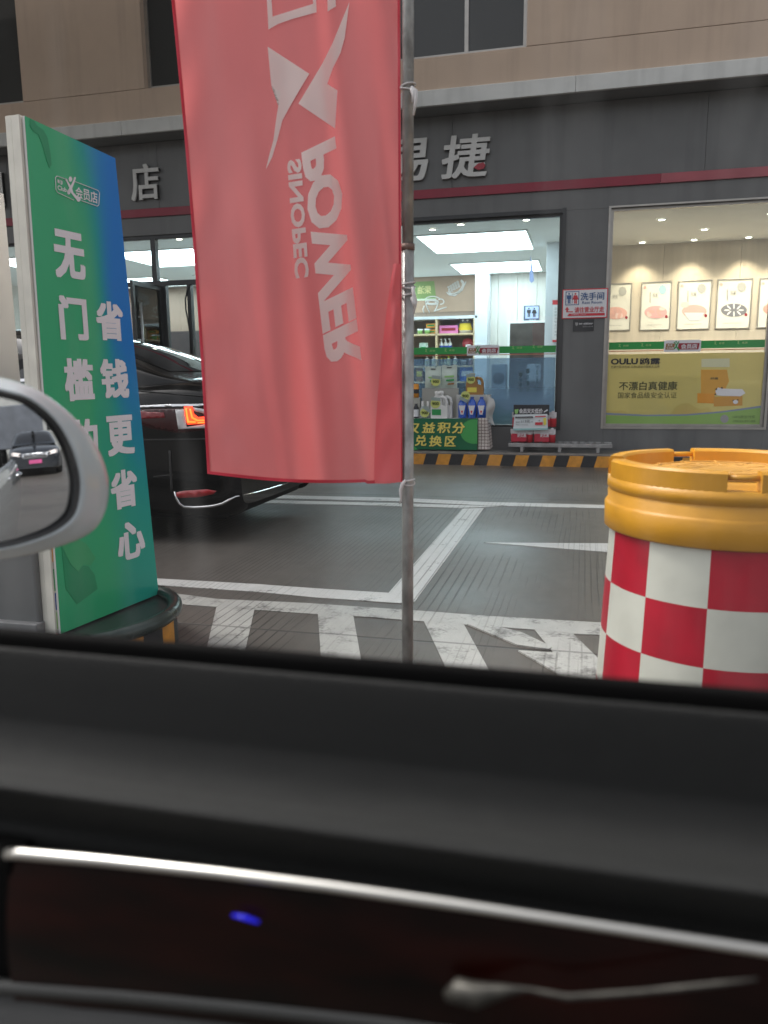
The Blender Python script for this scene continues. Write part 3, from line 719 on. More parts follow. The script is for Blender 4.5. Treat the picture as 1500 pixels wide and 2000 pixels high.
# ------------------------------------------------------------------ framed posters in the right room
arts = [((222, 172, 162), 'pink shrimp'), ((222, 168, 168), 'round pink platter and blue seal'), ((205, 172, 165), 'bowl of food'), ((118, 118, 126), 'dark plate of white slices'), ((215, 160, 150), 'pale dish')]
for k, r in enumerate(((1172, 553, 1233, 646), (1251, 549.5, 1311, 645), (1323, 547, 1389, 643.5), (1399, 544, 1468, 642), (1481, 541.5, 1550, 640))):
    Yp = YR - .03
    x0, x1, z0, z1 = fr(*r, Yp); w = r[2] - r[0]; h = r[3] - r[1]
    t = thing('framed_poster', 'silver framed white food poster with ' + arts[k][1] + ('', ', second from the left', ', third from the left', ', fourth from the left', ', cut by the photo edge')[k], 'poster', ((x0 + x1) / 2, Yp, z0), 'framed food posters on the beige wall')
    f = .018; g = G()
    g.box(x0, x1, Yp, Yp + .028, z0, z0 + f, .003); g.box(x0, x1, Yp, Yp + .028, z1 - f, z1, .003); g.box(x0, x0 + f, Yp + .001, Yp + .027, z0 + f, z1 - f, .003); g.box(x1 - f, x1, Yp + .001, Yp + .027, z0 + f, z1 - f, .003)
    obj('frame', g, M_frameL, t)
    g = G(); g.box(x0 + f, x1 - f, Yp + .012, Yp + .02, z0 + f, z1 - f); obj('print', g, pm('poster', (222, 220, 212)), t)
    Yq = Yp + .008; P = lambda u, v: (r[0] + u * w, r[1] + v * h); c = arts[k][0]
    am = pm('dish%d' % k, c)
    flat('dish', disc(*P(.5, .63), w * .37, h * .13), Yq, am, t, .001)
    if k == 3:
        for a in range(8): flat('slice', disc(P(.5, .63)[0] + w * .2 * math.cos(a * .785), P(.5, .63)[1] + h * .08 * math.sin(a * .785), w * .085, h * .016, 10, a * .785), Yq - .0015 - .0004 * a, P_wht, t, .001)
    elif k == 2:
        flat('bowl', [P(.2, .66), P(.8, .66), P(.66, .82), P(.34, .82)], Yq - .001, pm('bowl', (205, 208, 215)), t, .001); flat('side_dish', disc(*P(.22, .5), w * .12, h * .06, 14), Yq - .001, P_pink, t, .001)
    else:
        rr = random.Random(k)
        for a in range(9): flat('morsel', disc(*P(.25 + .5 * rr.random(), .56 + .14 * rr.random()), w * .10, h * .035, 10, rr.random() * 3), Yq - .0015 - .0006 * a, (P_pink, am, pm('deep%d' % k, (214, 168, 160)))[a % 3], t, .001)
    ftext('lettering', '鲜美', P_grey, t, (*P(.40, .24), *P(.56, .33)), Yq, .0)
    flat('vertical_stroke', [P(.30, .22), P(.325, .22), P(.325, .44), P(.30, .44)], Yq - .001, P_grey, t, .001)
    flat('round_seal', disc(*P(.72, .17), w * .13, h * .10, 8), Yq - .001, pm('seal_blue', (160, 192, 205)) if k == 1 else pm('seal_grey', (175, 175, 172)), t, .001)
    flat('red_stamp', disc(*P(.84, .72), w * .045, h * .035, 10), Yq - .001, P_dred, t, .001); flat('small_logo', disc(*P(.14, .12), w * .05, h * .035, 10), Yq - .001, pm('dish%d' % 0, arts[0][0]), t, .001)
    ftext('lettering', '选用新鲜食材 每日现做', P_grey, t, (*P(.2, .88), *P(.7, .90)), Yq, .0)
# grey sofa back / counter dimly behind the yellow film
t = thing('arm_chair', 'pale chair seen dimly through the right edge of the yellow film', 'chair', (2.45, 12.6, .16))
g = G(); g.box(2.15, 2.75, 12.3, 12.9, .45, .58, .05); obj('seat', g, M_white, t)
g = G(); g.box(2.15, 2.75, 12.85, 12.97, .55, 1.05, .05); obj('backrest', g, M_white, t)
for sx in (2.2, 2.7):
    for sy in (12.35, 12.85): g = G(); g.tube([(sx, sy, .16), (sx, sy, .46)], .018, 8); obj('leg', g, M_galv, t)
t = thing('reception_counter', 'low dark counter seen dimly through the left part of the yellow film', 'counter', (1.2, 13.2, .16))
g = G(); g.box(.75, 1.75, 12.9, 13.5, .16, 1.1, .01); obj('counter_body', g, mat('counter', (.10, .10, .09), .5), t); g = G(); g.box(.72, 1.78, 12.87, 13.53, 1.102, 1.14, .006); obj('counter_top', g, mat('counter_top', (.2, .19, .17), .3), t)

# ------------------------------------------------------------------ back wall of the hall: mural, shelves, rest room door
YS = 16.75          # shelf front
t = thing('wall_mural', 'brown mural with white drawings of a pie and a steaming coffee cup above the shelves', 'mural', tuple(hy(900, 610, YB - .03)))
x0, x1, z0, z1 = fr(690, 549, 930, 611, YB - .02)
g = G(); g.box(x0, xd, YB - .022, YB - .004, z0, zbk); obj('mural_panel', g, mat('mural_brown', srgb(168, 140, 118), .6, 0, .05), t)
flat('sign_reflection', [(800, 551), (848, 549), (852, 584), (800, 586)], YB - .026, pm('reflected_green', (125, 150, 85)), t); flat('pale_line', [(800, 584), (852, 583), (852, 586), (800, 588)], YB - .028, P_lbl, t)
ftext('lettering', '柴油', pm('reflected_letter', (225, 215, 150)), t, (816, 558, 842, 574), YB - .027, .03, flip=True)  # green field and mirrored characters paint a sign's reflection on the mural
def chalk(pts, r=.012): 
    g = G(); g.tube([hy(x, y, YB - .03) for x, y in pts], r, 6); return obj('chalk_line', g, pm('chalk', (215, 210, 205)), t)
el = lambda cx, cy, rx, ry, a0=0, a1=2 * PI, n=18, a=0: [(cx + rx * math.cos(a0 + (a1 - a0) * k / n) * math.cos(a) - ry * math.sin(a0 + (a1 - a0) * k / n) * math.sin(a), cy + rx * math.cos(a0 + (a1 - a0) * k / n) * math.sin(a) + ry * math.sin(a0 + (a1 - a0) * k / n) * math.cos(a)) for k in range(n + 1)]
chalk(el(843.5, 590, 12.5, 5)); chalk(el(843.5, 590, 9, 3)); chalk([(831, 590), (834, 600), (839, 610)]); chalk([(856, 590), (853, 600), (848, 609)]); chalk(el(861, 589, 6, 5, -2.4, 1.8)); chalk([(829, 597), (826, 604), (828, 611)]); chalk([(850, 607), (862, 603), (872, 600)]); chalk(el(845, 585, 14, 6, 3.3, 6.1))
chalk(el(889, 561, 19, 13, -.3, 3.4, 22, -.7)); chalk(el(889, 560, 16, 11, -.2, 3.3, 22, -.7)); chalk([(876, 573), (888, 578), (903, 566), (910, 550)])
for i_ in range(5):
    for j_ in range(3): chalk(el(876 + i_ * 4.4 + j_ * 1.4, 566 - i_ * 2.6 + j_ * 4.4 - 5, 1.6, 1.5, 0, 2 * PI, 8), .008)
t = thing('shelf_unit', 'wooden wall shelf with a pale grey rim, full of goods at the hall back', 'shelf', tuple(hy(880, 760, YS)))
xs0, xs1 = -6.9, hy(927, 660, YS)[0]
zt_ = hy(880, 617, YS)[2]
levels = [hy(880, y, YS)[2] for y in (651, 688, 714, 745)]
def bd(name, x0, x1, z0, z1, m=M_oak): g = G(); g.box(x0, x1, YS, YB - .03, z0, z1, .003); return obj(name, g, m, t)
bd('top_rim', xs0, xs1 + .05, zt_ - .06, zt_, M_trimL); bd('side_rim', xs1 + .0, xs1 + .26, .16, zbk - .001, M_trimL)
bd('base', xs0, xs1 - .001, .16, .5, M_trimL)
for z_ in levels: bd('shelf_board', xs0, xs1 - .001, z_ - .035, z_)
ux = hy(852, 680, YS)[0]
for k in range(5): bd('upright', ux - k * 1.0 - .02, ux - k * 1.0 + .02, .501, zt_ - .061)
bd('end_upright', xs1 - .03, xs1 - .002, .501, zt_ - .061)
g = G(); g.box(xs0, xs1 - .03, YB - .034, YB - .03 + .003, .5, zt_ - .06); obj('back_panel', g, M_shelfin, t)

def onshelf(name, cat, label, px, lvl, m, kind='box', group=None, txt=None, cap=None, dy=.12, tm=None):
    Yc = YS + dy; zb = levels[lvl] + .001
    x0, x1, z0, z1 = fr(*px, Yc); z1 = zb + (z1 - z0); w = x1 - x0
    o = thing(name, label, cat, ((x0 + x1) / 2, Yc, zb), group)
    if kind == 'box':
        g = G(); g.box(x0, x1, Yc, Yc + w * .6, zb, z1, .006); obj('carton', g, m, o)
        g = G(); g.box(x0 + w * .12, x1 - w * .12, Yc - .0012, Yc, zb + (z1 - zb) * .35, zb + (z1 - zb) * .7); 
        obj('printed_label', g, tm or P_lbl, o)
    elif kind == 'bottle':
        r = w / 2; h = z1 - zb; c = ((x0 + x1) / 2, Yc + r, zb)
        g = G(); g.lathe([(.001, 0), (r, .01), (r, h * .62), (r * .75, h * .72), (r * .35, h * .76), (r * .35, h * .8)], c, 14); obj('bottle_body', g, m, o)
        g = G(); g.lathe([(r * .4, h * .79), (r * .4, h * .88), (r * .15, h * .89), (r * .15, h), (.001, h)], c, 10); g.box(c[0] - r * .8, c[0] + r * .1, c[1] - r * .15, c[1] + r * .15, zb + h * .93, zb + h, .003); obj('pump', g, cap or M_white, o)
        g = G(); g.lathe([(r * 1.01, h * .2), (r * 1.01, h * .5)], c, 14, a0=PI * 1.1, a1=PI * 1.9); obj('label', g, tm or P_lbl, o)
    elif kind == 'tub':
        r = w / 2; h = z1 - zb; c = ((x0 + x1) / 2, Yc + r, zb)
        g = G(); g.lathe([(.001, 0), (r * .8, .004), (r * .95, h * .75)], c, 14); obj('tub_body', g, m, o); g = G(); g.lathe([(r, h * .75), (r, h), (.001, h)], c, 14); obj('lid', g, cap or P_wht, o)
    elif kind == 'bag':
        xm_ = (x0 + x1) / 2; g = G()
        g.grid(lambda u, v: (x0 + w * u, Yc + .05 - .05 * math.sin(PI * u) * math.sin(PI * min(v * 1.1, 1)), zb + (z1 - zb) * v), 8, 8); g.grid(lambda u, v: (x0 + w * u, Yc + .06 + .03 * math.sin(PI * u) * math.sin(PI * min(v * 1.1, 1)), zb + (z1 - zb) * v), 8, 8)
        obj('pouch', g, m, o); g = G(); g.box(x0 + w * .2, x1 - w * .2, Yc - .006, Yc - .004, zb + (z1 - zb) * .25, zb + (z1 - zb) * .6); obj('printed_label', g, tm or P_green, o)
    return o
gb = 'goods on the wall shelf'
onshelf('carton', 'box', 'upper orange carton of the two on the top shelf', (832, 632, 851, 640.5), 0, P_org, group=gb, tm=P_green).location.z += .13
onshelf('carton', 'box', 'lower orange carton of the two on the top shelf', (832, 642, 851, 650.5), 0, P_org, group=gb, tm=P_green)
onshelf('tub', 'tub', 'left small green and white tub on the top shelf beside the pole', (814, 642, 825, 652), 0, P_lgreen, 'tub', gb, dy=.02)
onshelf('tub', 'tub', 'right small green and white tub in front of the orange cartons', (828, 642, 839, 652), 0, P_lgreen, 'tub', gb, dy=.02)
onshelf('gift_box', 'box', 'flat pink gift box beside the penguin plush', (858, 633, 894, 649), 0, P_mag, group=gb, tm=P_dred)
onshelf('pouch', 'bag', 'pale green pouch on the second shelf', (818, 658, 835, 678), 1, pm('pouch', (185, 208, 195)), 'bag', gb).location.z += .0
for k, x_ in enumerate((857, 865.5, 874)): onshelf('pump_bottle', 'bottle', ('left', 'middle', 'right')[k] + ' of the three white pump bottles on the second shelf', (x_, 661, x_ + 8.5, 688), 1, M_white, 'bottle', gb, tm=P_navy)
for k, (x_, m_, c_) in enumerate(((829, P_wht, P_wht), (842, P_wht, P_wht), (871, P_lbl, pm('lime', (190, 215, 50))), (884, P_wht, P_wht))):
    onshelf('pump_bottle', 'bottle', ('white pump bottle on the third shelf, left of the upright', 'white pump bottle on the third shelf, beside the upright', 'pale bottle with lime green cap on the third shelf', 'slim white bottle right of the lime capped one')[k], (x_, 694, x_ + 9, 713.5), 2, m_, 'bottle', gb, cap=c_)
for k, x_ in enumerate((859.5, 866)): onshelf('tube_bottle', 'bottle', ('left', 'right')[k] + ' small dark tube with pale cap on the third shelf', (x_, 698, x_ + 6, 713), 2, pm('tube', (110, 115, 125)), 'bottle', gb, cap=P_yel)
onshelf('jar', 'jar', 'low grey jar on the third shelf', (899, 703, 910, 713.5), 2, P_grey, 'tub', gb); onshelf('jar', 'jar', 'mauve jar at the right end of the third shelf', (914, 700, 923, 713.5), 2, pm('mauve', (165, 140, 160)), 'tub', gb)
onshelf('carton', 'box', 'white printed carton below the left pump bottles', (827, 716, 849, 727), 3, P_wht, group=gb).location.z += .22
onshelf('carton', 'box', 'blue carton on the lowest visible shelf', (898, 716, 926, 745), 3, P_bluebox, group=gb, tm=P_wht)
onshelf('carton', 'box', 'upper brown carton beside the pole', (812, 715, 826, 744), 3, P_brown, group=gb, tm=P_yel)
onshelf('carton', 'box', 'dark carton with black print on the third shelf by the pole', (808, 699, 826, 713), 2, pm('darkcarton', (80, 82, 92)), group=gb, tm=P_black)
# plush penguin in a yellow shirt
x0, x1, z0, z1 = fr(890, 619, 926, 649, YS + .1); zb = levels[0] + .001; c = ((x0 + x1) / 2, YS + .22, zb); w = (x1 - x0) / 2 * .80; h = z1 - z0
t2 = thing('plush_toy', 'black and white plush penguin in a yellow shirt on the top shelf', 'toy', c)
g = G(); g.lathe([(.001, 0), (w * .75, .01), (w * .95, h * .2), (w * .98, h * .22)], c, 18, .7); obj('white_belly', g, P_wht, t2)
g = G(); g.lathe([(w * .98, h * .2), (w * 1.02, h * .35), (w * .95, h * .6), (w * .85, h * .66)], c, 18, .7); obj('yellow_shirt', g, pm('shirt', (232, 205, 50)), t2)
g = G(); g.lathe([(w * .84, h * .65), (w * .86, h * .8), (w * .7, h * .94), (w * .35, h), (.001, h * 1.01)], c, 18, .7); obj('head', g, pm('plush', (70, 74, 85)), t2)
g = G()
for s in (-1, 1): g.tube([(c[0] + s * w * .9, c[1], zb + h * .58), (c[0] + s * w * 1.15, c[1] - .03, zb + h * .42), (c[0] + s * w * 1.3, c[1] - .04, zb + h * .28)], [.06, .055, .03], 10)
obj('wing', g, pm('plush', (70, 74, 85)), t2)
g = G()
for s in (-1, 1): g.lathe([(.001, -.022), (.02, -.012), (.026, 0), (.02, .012), (.001, .022)], (c[0] + s * w * .3, c[1] - w * .52, zb + h * .84), 10)
obj('eye', g, P_wht, t2)
# red plush below
x0, x1, z0, z1 = fr(903, 656, 926, 677, YS + .1); c = ((x0 + x1) / 2 - .02, YS + .2, levels[1] + .16); w = (x1 - x0) / 2
t2 = thing('plush_toy', 'dark red plush toy with a white muzzle on the second shelf', 'toy', c)
g = G(); g.lathe([(.001, -.12), (w * .7, -.08), (w, .02), (w * .8, .11), (.001, .14)], c, 16, .7); obj('body', g, P_dred, t2)
g = G(); g.lathe([(.001, -.04), (w * .5, -.02), (w * .5, .02), (.001, .04)], (c[0] + .02, c[1] - w * .55, c[2] - .03), 12, .6); obj('muzzle', g, P_wht, t2)
g = G(); g.lathe([(.001, -.16), (w * .6, -.15), (w * .7, -.09)], c, 14, .7); obj('base', g, P_dred, t2)

# rest room door with sign, red banner
x0, x1, z0, z1 = fr(995, 631, 1066, 800, YB)
t2 = thing('restroom_door', 'dark doorway with pale frame at the back of the hall', 'door', ((x0 + x1) / 2, YB, .16))
g = G(); g.box(x0 - .05, x0, YB - .04, YB - .001, .16, z1 + .05); g.box(x1, x1 + .05, YB - .04, YB - .001, .16, z1 + .05); g.box(x0, x1, YB - .04, YB - .001, z1, z1 + .05); obj('door_frame', g, M_white, t2)
g = G(); g.box(x0, x1, YB - .03, YB - .002, .16, z1); obj('door_panel', g, mat('door_dark', (.05, .042, .038), .25, 0, .3, 5), t2)
t2 = thing('restroom_sign', 'small blue rest room sign with two figures above the dark doorway', 'sign', tuple(hy(1038, 626, YB - .02)))
plate('sign_panel', (1023, 597, 1053, 628), YB - .03, pm('sign_frame', (70, 85, 110)), t2, .02); plate('sign_field', (1026, 598.5, 1052, 622), YB - .033, pm('sign_lilac', (175, 190, 225)), t2, .002)
figure(1033, 601, 18, P_black, t2, False, YB - .037); figure(1043.5, 601, 18, P_black, t2, True, YB - .037)
ftext('lettering', '洗手间', P_wht, t2, (1033, 623.5, 1046, 627), YB - .031, .01)
t2 = thing('wall_banner', 'narrow white and red notice on the pale column by the window edge', 'notice', tuple(hy(1088, 668, 13.45)))
plate('banner_sheet', (1079, 590, 1092, 668), 13.48, P_wht, t2, .006); plate('banner_head', (1079, 586, 1092, 595), 13.474, P_red, t2, .004); plate('banner_foot', (1079, 664, 1092, 668), 13.474, P_red, t2, .004)
for k in range(9): ftext('lettering', '品质服务安全环保好'[k], P_grey, t2, (1083, 601 + k * 6.4, 1088, 605 + k * 6.4), 13.476, 0)
t2 = thing('hanging_tag', 'blue paper strip hanging on a thin cord from the hall ceiling', 'hanging strip', tuple(hy(1040, 490, 14.3)))
p0 = hy(1037, 482, 14.3); p1 = hy(1038, 512, 14.3); g = G(); g.tube([(p0[0], 14.3, zc), tuple(p1)], .004, 6); obj('cord', g, P_wht, t2)
g = G(); g.prism([hy(x, y, 14.3) for x, y in ((1036, 500), (1039, 512), (1043, 548), (1038, 553), (1034, 548))], (0, .01, 0)); obj('strip', g, pm('lav', (120, 135, 175)), t2)
# things seen through the blue film
t2 = thing('appliance', 'grey box shaped appliance seen through the blue film', 'appliance', tuple(hy(972, 745, 15.8)))
x0, x1, z0, z1 = fr(960, 711, 988, 745, 15.8); g = G(); g.box(x0, x1, 15.8, 16.2, .16, z1, .02); obj('casing', g, pm('appl', (120, 130, 140)), t2)
g = G(); xx = (x0 + x1) / 2; zz = z1 - .28; g.tube([(xx, 15.79, zz), (xx, 15.799, zz)], .12, 18); obj('fan_grille', g, P_black, t2)
def chair(px, Y, label):
    x0, x1, z0, z1 = fr(*px, Y); t2 = thing('waiting_chair', label, 'chair', ((x0 + x1) / 2, Y, .16), 'chairs behind the blue film')
    g = G(); g.box(x0, x1, Y, Y + .05, z0, z1, .05); obj('backrest', g, pm('chairgrey', (150, 155, 160)), t2)
    g = G(); g.box(x0, x1, Y - .45, Y, .58, .64, .02); obj('seat', g, pm('chairgrey', (150, 155, 160)), t2)
    for xx in (x0 + .04, x1 - .04):
        for yy in (Y - .4, Y): g = G(); g.tube([(xx, yy, .16), (xx, yy, .6)], .015, 8); obj('leg', g, M_galv, t2)
chair((1029, 711, 1056, 745), 14.6, 'left grey chair seen through the blue film'); chair((1063, 711, 1090, 745), 14.6, 'right grey chair seen through the blue film')
# goods stand behind the entrance glass
rr = random.Random(5)
t2 = thing('goods_rack', 'low rack of colourful bottles behind the entrance glass', 'rack', (-6.4, 13.2, .16))
g = G(); g.box(-7.6, -5.2, 13.2, 13.7, .16, .95, .01); obj('rack_body', g, M_trimL, t2)
for k in range(26):
    xx = -7.5 + k * .088; hh = .16 + rr.random() * .12; g = G(); g.lathe([(.001, 0), (.035, .004), (.035, hh * .7), (.014, hh * .82), (.014, hh), (.001, hh)], (xx, 13.3 + rr.random() * .2, .951), 10)
    obj('bottle', g, (P_lbl, P_yel, P_lgreen, P_green, P_wht, P_org)[rr.randrange(6)], t2)
# dark mural/fridge wall at the left hall end
g = G(); g.box(-12.5, -8.2, 16.2, 16.3, .16, 2.2); o = obj('cabinet_row', g, mat('maroon_dark', (.06, .045, .045), .4), None); tag(o, 'dark cabinet front behind the far left window', 'cabinet')
g = G(); g.box(-8.3, -6.0, 16.3, 16.4, 1.2, 2.3); o = obj('wall_mirror', g, mat('bluish_glass', (.25, .36, .40), .2, 0, .4, 3), None); tag(o, 'bluish glazed panel on the back wall behind the entrance', 'panel')

# ------------------------------------------------------------------ product table
YT = 10.62
x0, x1, z0, z1 = fr(640, 817.5, 932.5, 880, YT)
t = thing('product_table', 'table with a green banner front and checked cloth beside the shop window', 'table', ((x0 + x1) / 2, YT, .156))
zb = .157; zt2 = z1
g = G(); g.box(x0, x1 - .02, YT + .02, K - .06, zt2 - .03, zt2, .004); obj('tabletop', g, M_white, t)
for xx in (x0 + .05, x1 - .1):
    for yy in (YT + .06, K - .12): g = G(); g.tube([(xx, yy, zb), (xx, yy, zt2 - .03)], .015, 8); obj('leg', g, M_galv, t)
tag(t, t['label'])
gx = x1
m = bpy.data.materials.new('checked_cloth'); m.use_nodes = True; n = m.node_tree.nodes; l = m.node_tree.links; p = n['Principled BSDF']; p.inputs['Roughness'].default_value = .8
tc = n.new('ShaderNodeTexCoord'); sp = n.new('ShaderNodeSeparateXYZ'); l.new(tc.outputs['UV'], sp.inputs[0])
def mth(n, l, op, a, b=None):
    q = n.new('ShaderNodeMath'); q.operation = op
    for i, v in enumerate((a, b)):
        if v is None: continue
        if isinstance(v, (int, float)): q.inputs[i].default_value = v
        else: l.new(v, q.inputs[i])
    return q.outputs[0]
def ln(s, per): return mth(n, l, 'LESS_THAN', mth(n, l, 'FRACT', mth(n, l, 'DIVIDE', s, per)), .16)
mk = mth(n, l, 'MAXIMUM', ln(sp.outputs[0], .045), ln(sp.outputs[1], .045))
mx = n.new('ShaderNodeMix'); mx.data_type = 'RGBA'; mx.inputs['A'].default_value = (*srgb(215, 205, 198), 1); mx.inputs['B'].default_value = (*srgb(95, 70, 65), 1); l.new(mk, mx.inputs['Factor']); l.new(mx.outputs['Result'], p.inputs['Base Color'])
M_check = m
# cloth side with folds
def cl(u, v):
    s = u * .52; zz = zb + .012 + (zt2 - zb) * v
    if s < .13: return (gx + s + .002, YT + .03 + .015 * math.sin(v * 5), zz)
    return (gx + .13 + .025 * (1 - v) + .02 * math.sin(s * 40) * (1 - v), YT + .03 + (s - .13) * .85, zz)
g = G(); g.grid(cl, 40, 12); o = obj('side_cloth', g, M_check, t)
uv = o.data.uv_layers.new(name='UV')
for lo in o.data.loops: i_ = lo.vertex_index; uv.data[lo.index].uv = ((i_ // 13) / 40 * .52, (i_ % 13) / 12 * .45)
t2 = thing('banner_board', 'green board with yellow characters 权益积分兑换区 in front of the product table', 'sign', ((x0 + x1) / 2, YT, zb))
g = G(); g.box(x0, x1, YT - .012, YT + .006, zb + .01, zt2 + .004, .002); obj('panel', g, mat('banner_green', srgb(25, 105, 70), .35, 0, .08, 3, stretch=(1, 1, 2)), t2)
flat('light_disc', [q for q in [(932.3, 822), (932.3, 864)] + [(926 + 27 * math.cos(a), 843 + 24 * math.sin(a)) for a in np.linspace(PI * .42, PI * 1.58, 16)]], YT - .0145, pm('disc_green', (70, 165, 85)), t2, .0015)
flat('light_disc', [(810, 872), (816, 879), (800, 879.5), (790, 876), (798, 871)], YT - .0145, pm('disc_green', (70, 165, 85)), t2, .0015)
for ch, px in (('权', (790, 825, 819, 846)), ('益', (824, 825, 850, 845.5)), ('积', (853.5, 824.5, 880, 846)), ('分', (883, 825, 908, 846.5)), ('兑', (810, 850, 833, 871)), ('换', (838, 851, 862.5, 872)), ('区', (868, 852, 891, 872))):
    ftext('lettering', ch, mat('shadow_green', (.01, .06, .03), .6, 0, 0), t2, (px[0] + .8, px[1] + .8, px[2] + .8, px[3] + .8), YT - .0145, .045, .1, lift=.0005)
    ftext('lettering', ch, pm('gold', (238, 220, 110)), t2, px, YT - .016, .045, .1, lift=.0005)

def jug(px, Y, m, label, lm=None, cap=None, zb=None, handle=True):
    x0, x1, z0, z1 = fr(*px, Y); zb = zb if zb is not None else zt2 + .001; z1 = zb + (z1 - z0); w = x1 - x0; h = z1 - zb
    o = thing('jug', label, 'jug', ((x0 + x1) / 2, Y, zb)); d = .09
    g = G()
    out = [(.03, 0), (.97, 0), (1, .03), (1, .42), (.66, .50), (.62, .70), (.50, .80), (.44, .84), (.26, .84), (.2, .80), (.04, .66), (0, .5), (0, .03)]
    g.prism([(x0 + w * u, Y, zb + h * v) for u, v in out], (0, d, 0))
    g.tube([(x0 + w * u, Y + d / 2, zb + h * v) for u, v in ((.50, .76), (.70, .78), (.86, .72), (.93, .58), (.93, .40))], w * .085, 8)
    obj('body', g, m, o)
    g = G(); g.lathe([(w * .11, h * .83), (w * .11, h * .86), (w * .14, h * .87), (w * .13, h * .99), (w * .05, h), (.001, h)], (x0 + w * .35, Y + d / 2, zb), 14); obj('cap', g, cap or m, o)
    g = G(); g.box(x0 + w * .08, x0 + w * .62, Y - .002, Y, zb + h * .12, zb + h * .34); obj('label', g, lm or P_green, o)
    return o
def sticker(cx, cy, r, Y, a=0, label='price'):
    o = thing('price_sticker', label, 'price tag', tuple(hy(cx, cy, Y)))
    flat('disc', disc(cx, cy, r, r, 20), Y, pm('sticker', (205, 212, 120)), o, .003)
    rc = lambda x, y: (cx + x * math.cos(a) - y * math.sin(a), cy + x * math.sin(a) + y * math.cos(a))
    flat('header', [rc(-r * .95, -r * 1.25), rc(r * .95, -r * 1.25), rc(r * .95, -r * .55), rc(-r * .95, -r * .55)], Y - .003, pm('hdr', (150, 165, 160)), o, .002)
    ftext('price', '900', pm('olive', (85, 95, 35)), o, (cx - r * .7, cy - r * .3, cx + r * .7, cy + r * .4), Y - .001, .05)
    return o
ya = YT + .03
jug((841, 763, 874, 816), ya + .02, M_white, 'front white detergent jug with green label on the table')
jug((849, 762, 883, 815), ya + .14, M_white, 'white detergent jug behind the front one', P_navy)
jug((910, 729, 944, 771), ya + .2, pm('amber', (160, 118, 62)), 'amber brown oil jug raised behind the blue bottles', P_yel, zb=hy(925, 771, ya + .2)[2])
g = G(); zz = hy(925, 771, ya + .2)[2]; a_, b_ = hy(892, 771, ya + .2)[0], hy(958, 771, ya + .2)[0]; g.box(a_, b_, ya + .17, ya + .31, zt2 + .001, zz - .001, .003)
tag(obj('riser_box', g, pm('riser', (190, 190, 185))), 'grey riser box carrying the amber jug', 'box')
g = G(); zz = hy(860, 758, ya + .24)[2]; a_, b_ = hy(824, 758, ya + .24)[0], hy(895, 758, ya + .24)[0]; g.box(a_, b_, ya + .25, ya + .32, zt2 + .001, zz - .001, .003)
tag(obj('riser_box', g, pm('riser2', (165, 165, 158))), 'grey riser box carrying the two pouches', 'box'); zbag = zz
for k, (px, lb) in enumerate((((830, 717, 862, 759), 'left pale pouch with round price tag on the riser'), ((862, 714, 893, 759), 'right pale green pouch on the riser'))):
    x0_, x1_, z0_, z1_ = fr(*px, ya + .27); o = thing('pouch', lb, 'bag', ((x0_ + x1_) / 2, ya + .27, zbag)); w = x1_ - x0_; h = z1_ - zbag
    g = G(); g.grid(lambda u, v: (x0_ + w * (u * (1 - .04 * v) + .02 * v), ya + .27 - .05 * math.sin(PI * u) * math.sin(PI * min(v * 1.15 + .05, 1)), zbag + .001 + h * v + .01 * math.sin(u * 9) * v), 12, 12)
    g.grid(lambda u, v: (x0_ + w * (u * (1 - .04 * v) + .02 * v), ya + .272 + .02 * math.sin(PI * u) * math.sin(PI * min(v * 1.15 + .05, 1)), zbag + .001 + h * v + .01 * math.sin(u * 9) * v), 12, 12); obj('bag_film', g, pm('pouch2', (195, 210, 200)), o)
    x_, y_, X_, Y_ = px; ww = X_ - x_; hh = Y_ - y_
    flat('grip_hole', [(x_ + ww * .35, y_ + 3), (x_ + ww * .65, y_ + 3), (x_ + ww * .65, y_ + 5), (x_ + ww * .35, y_ + 5)], ya + .262, P_black, o)
    for b in range(3): flat('printed_band', [(x_ + ww * (.2 + .1 * b), y_ + hh * (.45 + .16 * b)), (x_ + ww * (.8), y_ + hh * (.42 + .16 * b)), (x_ + ww * .8, y_ + hh * (.5 + .16 * b)), (x_ + ww * (.2 + .1 * b), y_ + hh * (.52 + .16 * b))], ya + .205, (P_lgreen, P_green, P_brown)[b], o)
# pack of three blue bottles
x0_, x1_, z0_, z1_ = fr(893, 774, 949, 816, ya + .03)
for k in range(3):
    w = (x1_ - x0_) / 3; xc_ = x0_ + w * (k + .5); h = z1_ - z0_; c = (xc_, ya + .09, zt2 + .002)
    o = thing('blue_bottle', ('left', 'middle', 'right')[k] + ' of the three blue screen wash bottles on the table', 'bottle', c, 'blue bottles on the table')
    g = G(); r = w * .47; g.lathe([(.001, 0), (r, .006), (r, h * .62), (r * .8, h * .78), (r * .4, h * .9), (r * .4, h * .92)], c, 16, .8); obj('bottle_body', g, mat('blue_liquid', (.01, .10, .55), .12, 0, .08, 20, coat=.5), o)
    g = G(); g.lathe([(r * .42, h * .91), (r * .42, h), (.001, h)], c, 12); obj('cap', g, P_navy, o)
    g = G(); g.prism([(xc_ - r * .75, ya + .035, c[2] + h * .6), (xc_ - r * .3, ya + .035, c[2] + h * .18), (xc_ + r * .3, ya + .035, c[2] + h * .18), (xc_ + r * .75, ya + .035, c[2] + h * .6)], (0, .004, 0)); obj('label', g, P_wht, o)
    g = G(); g.prism([(xc_ - r * .25, ya + .033, c[2] + h * .36), (xc_, ya + .033, c[2] + h * .2), (xc_ + r * .25, ya + .033, c[2] + h * .36)], (0, .002, 0)); obj('label_print', g, P_red, o)
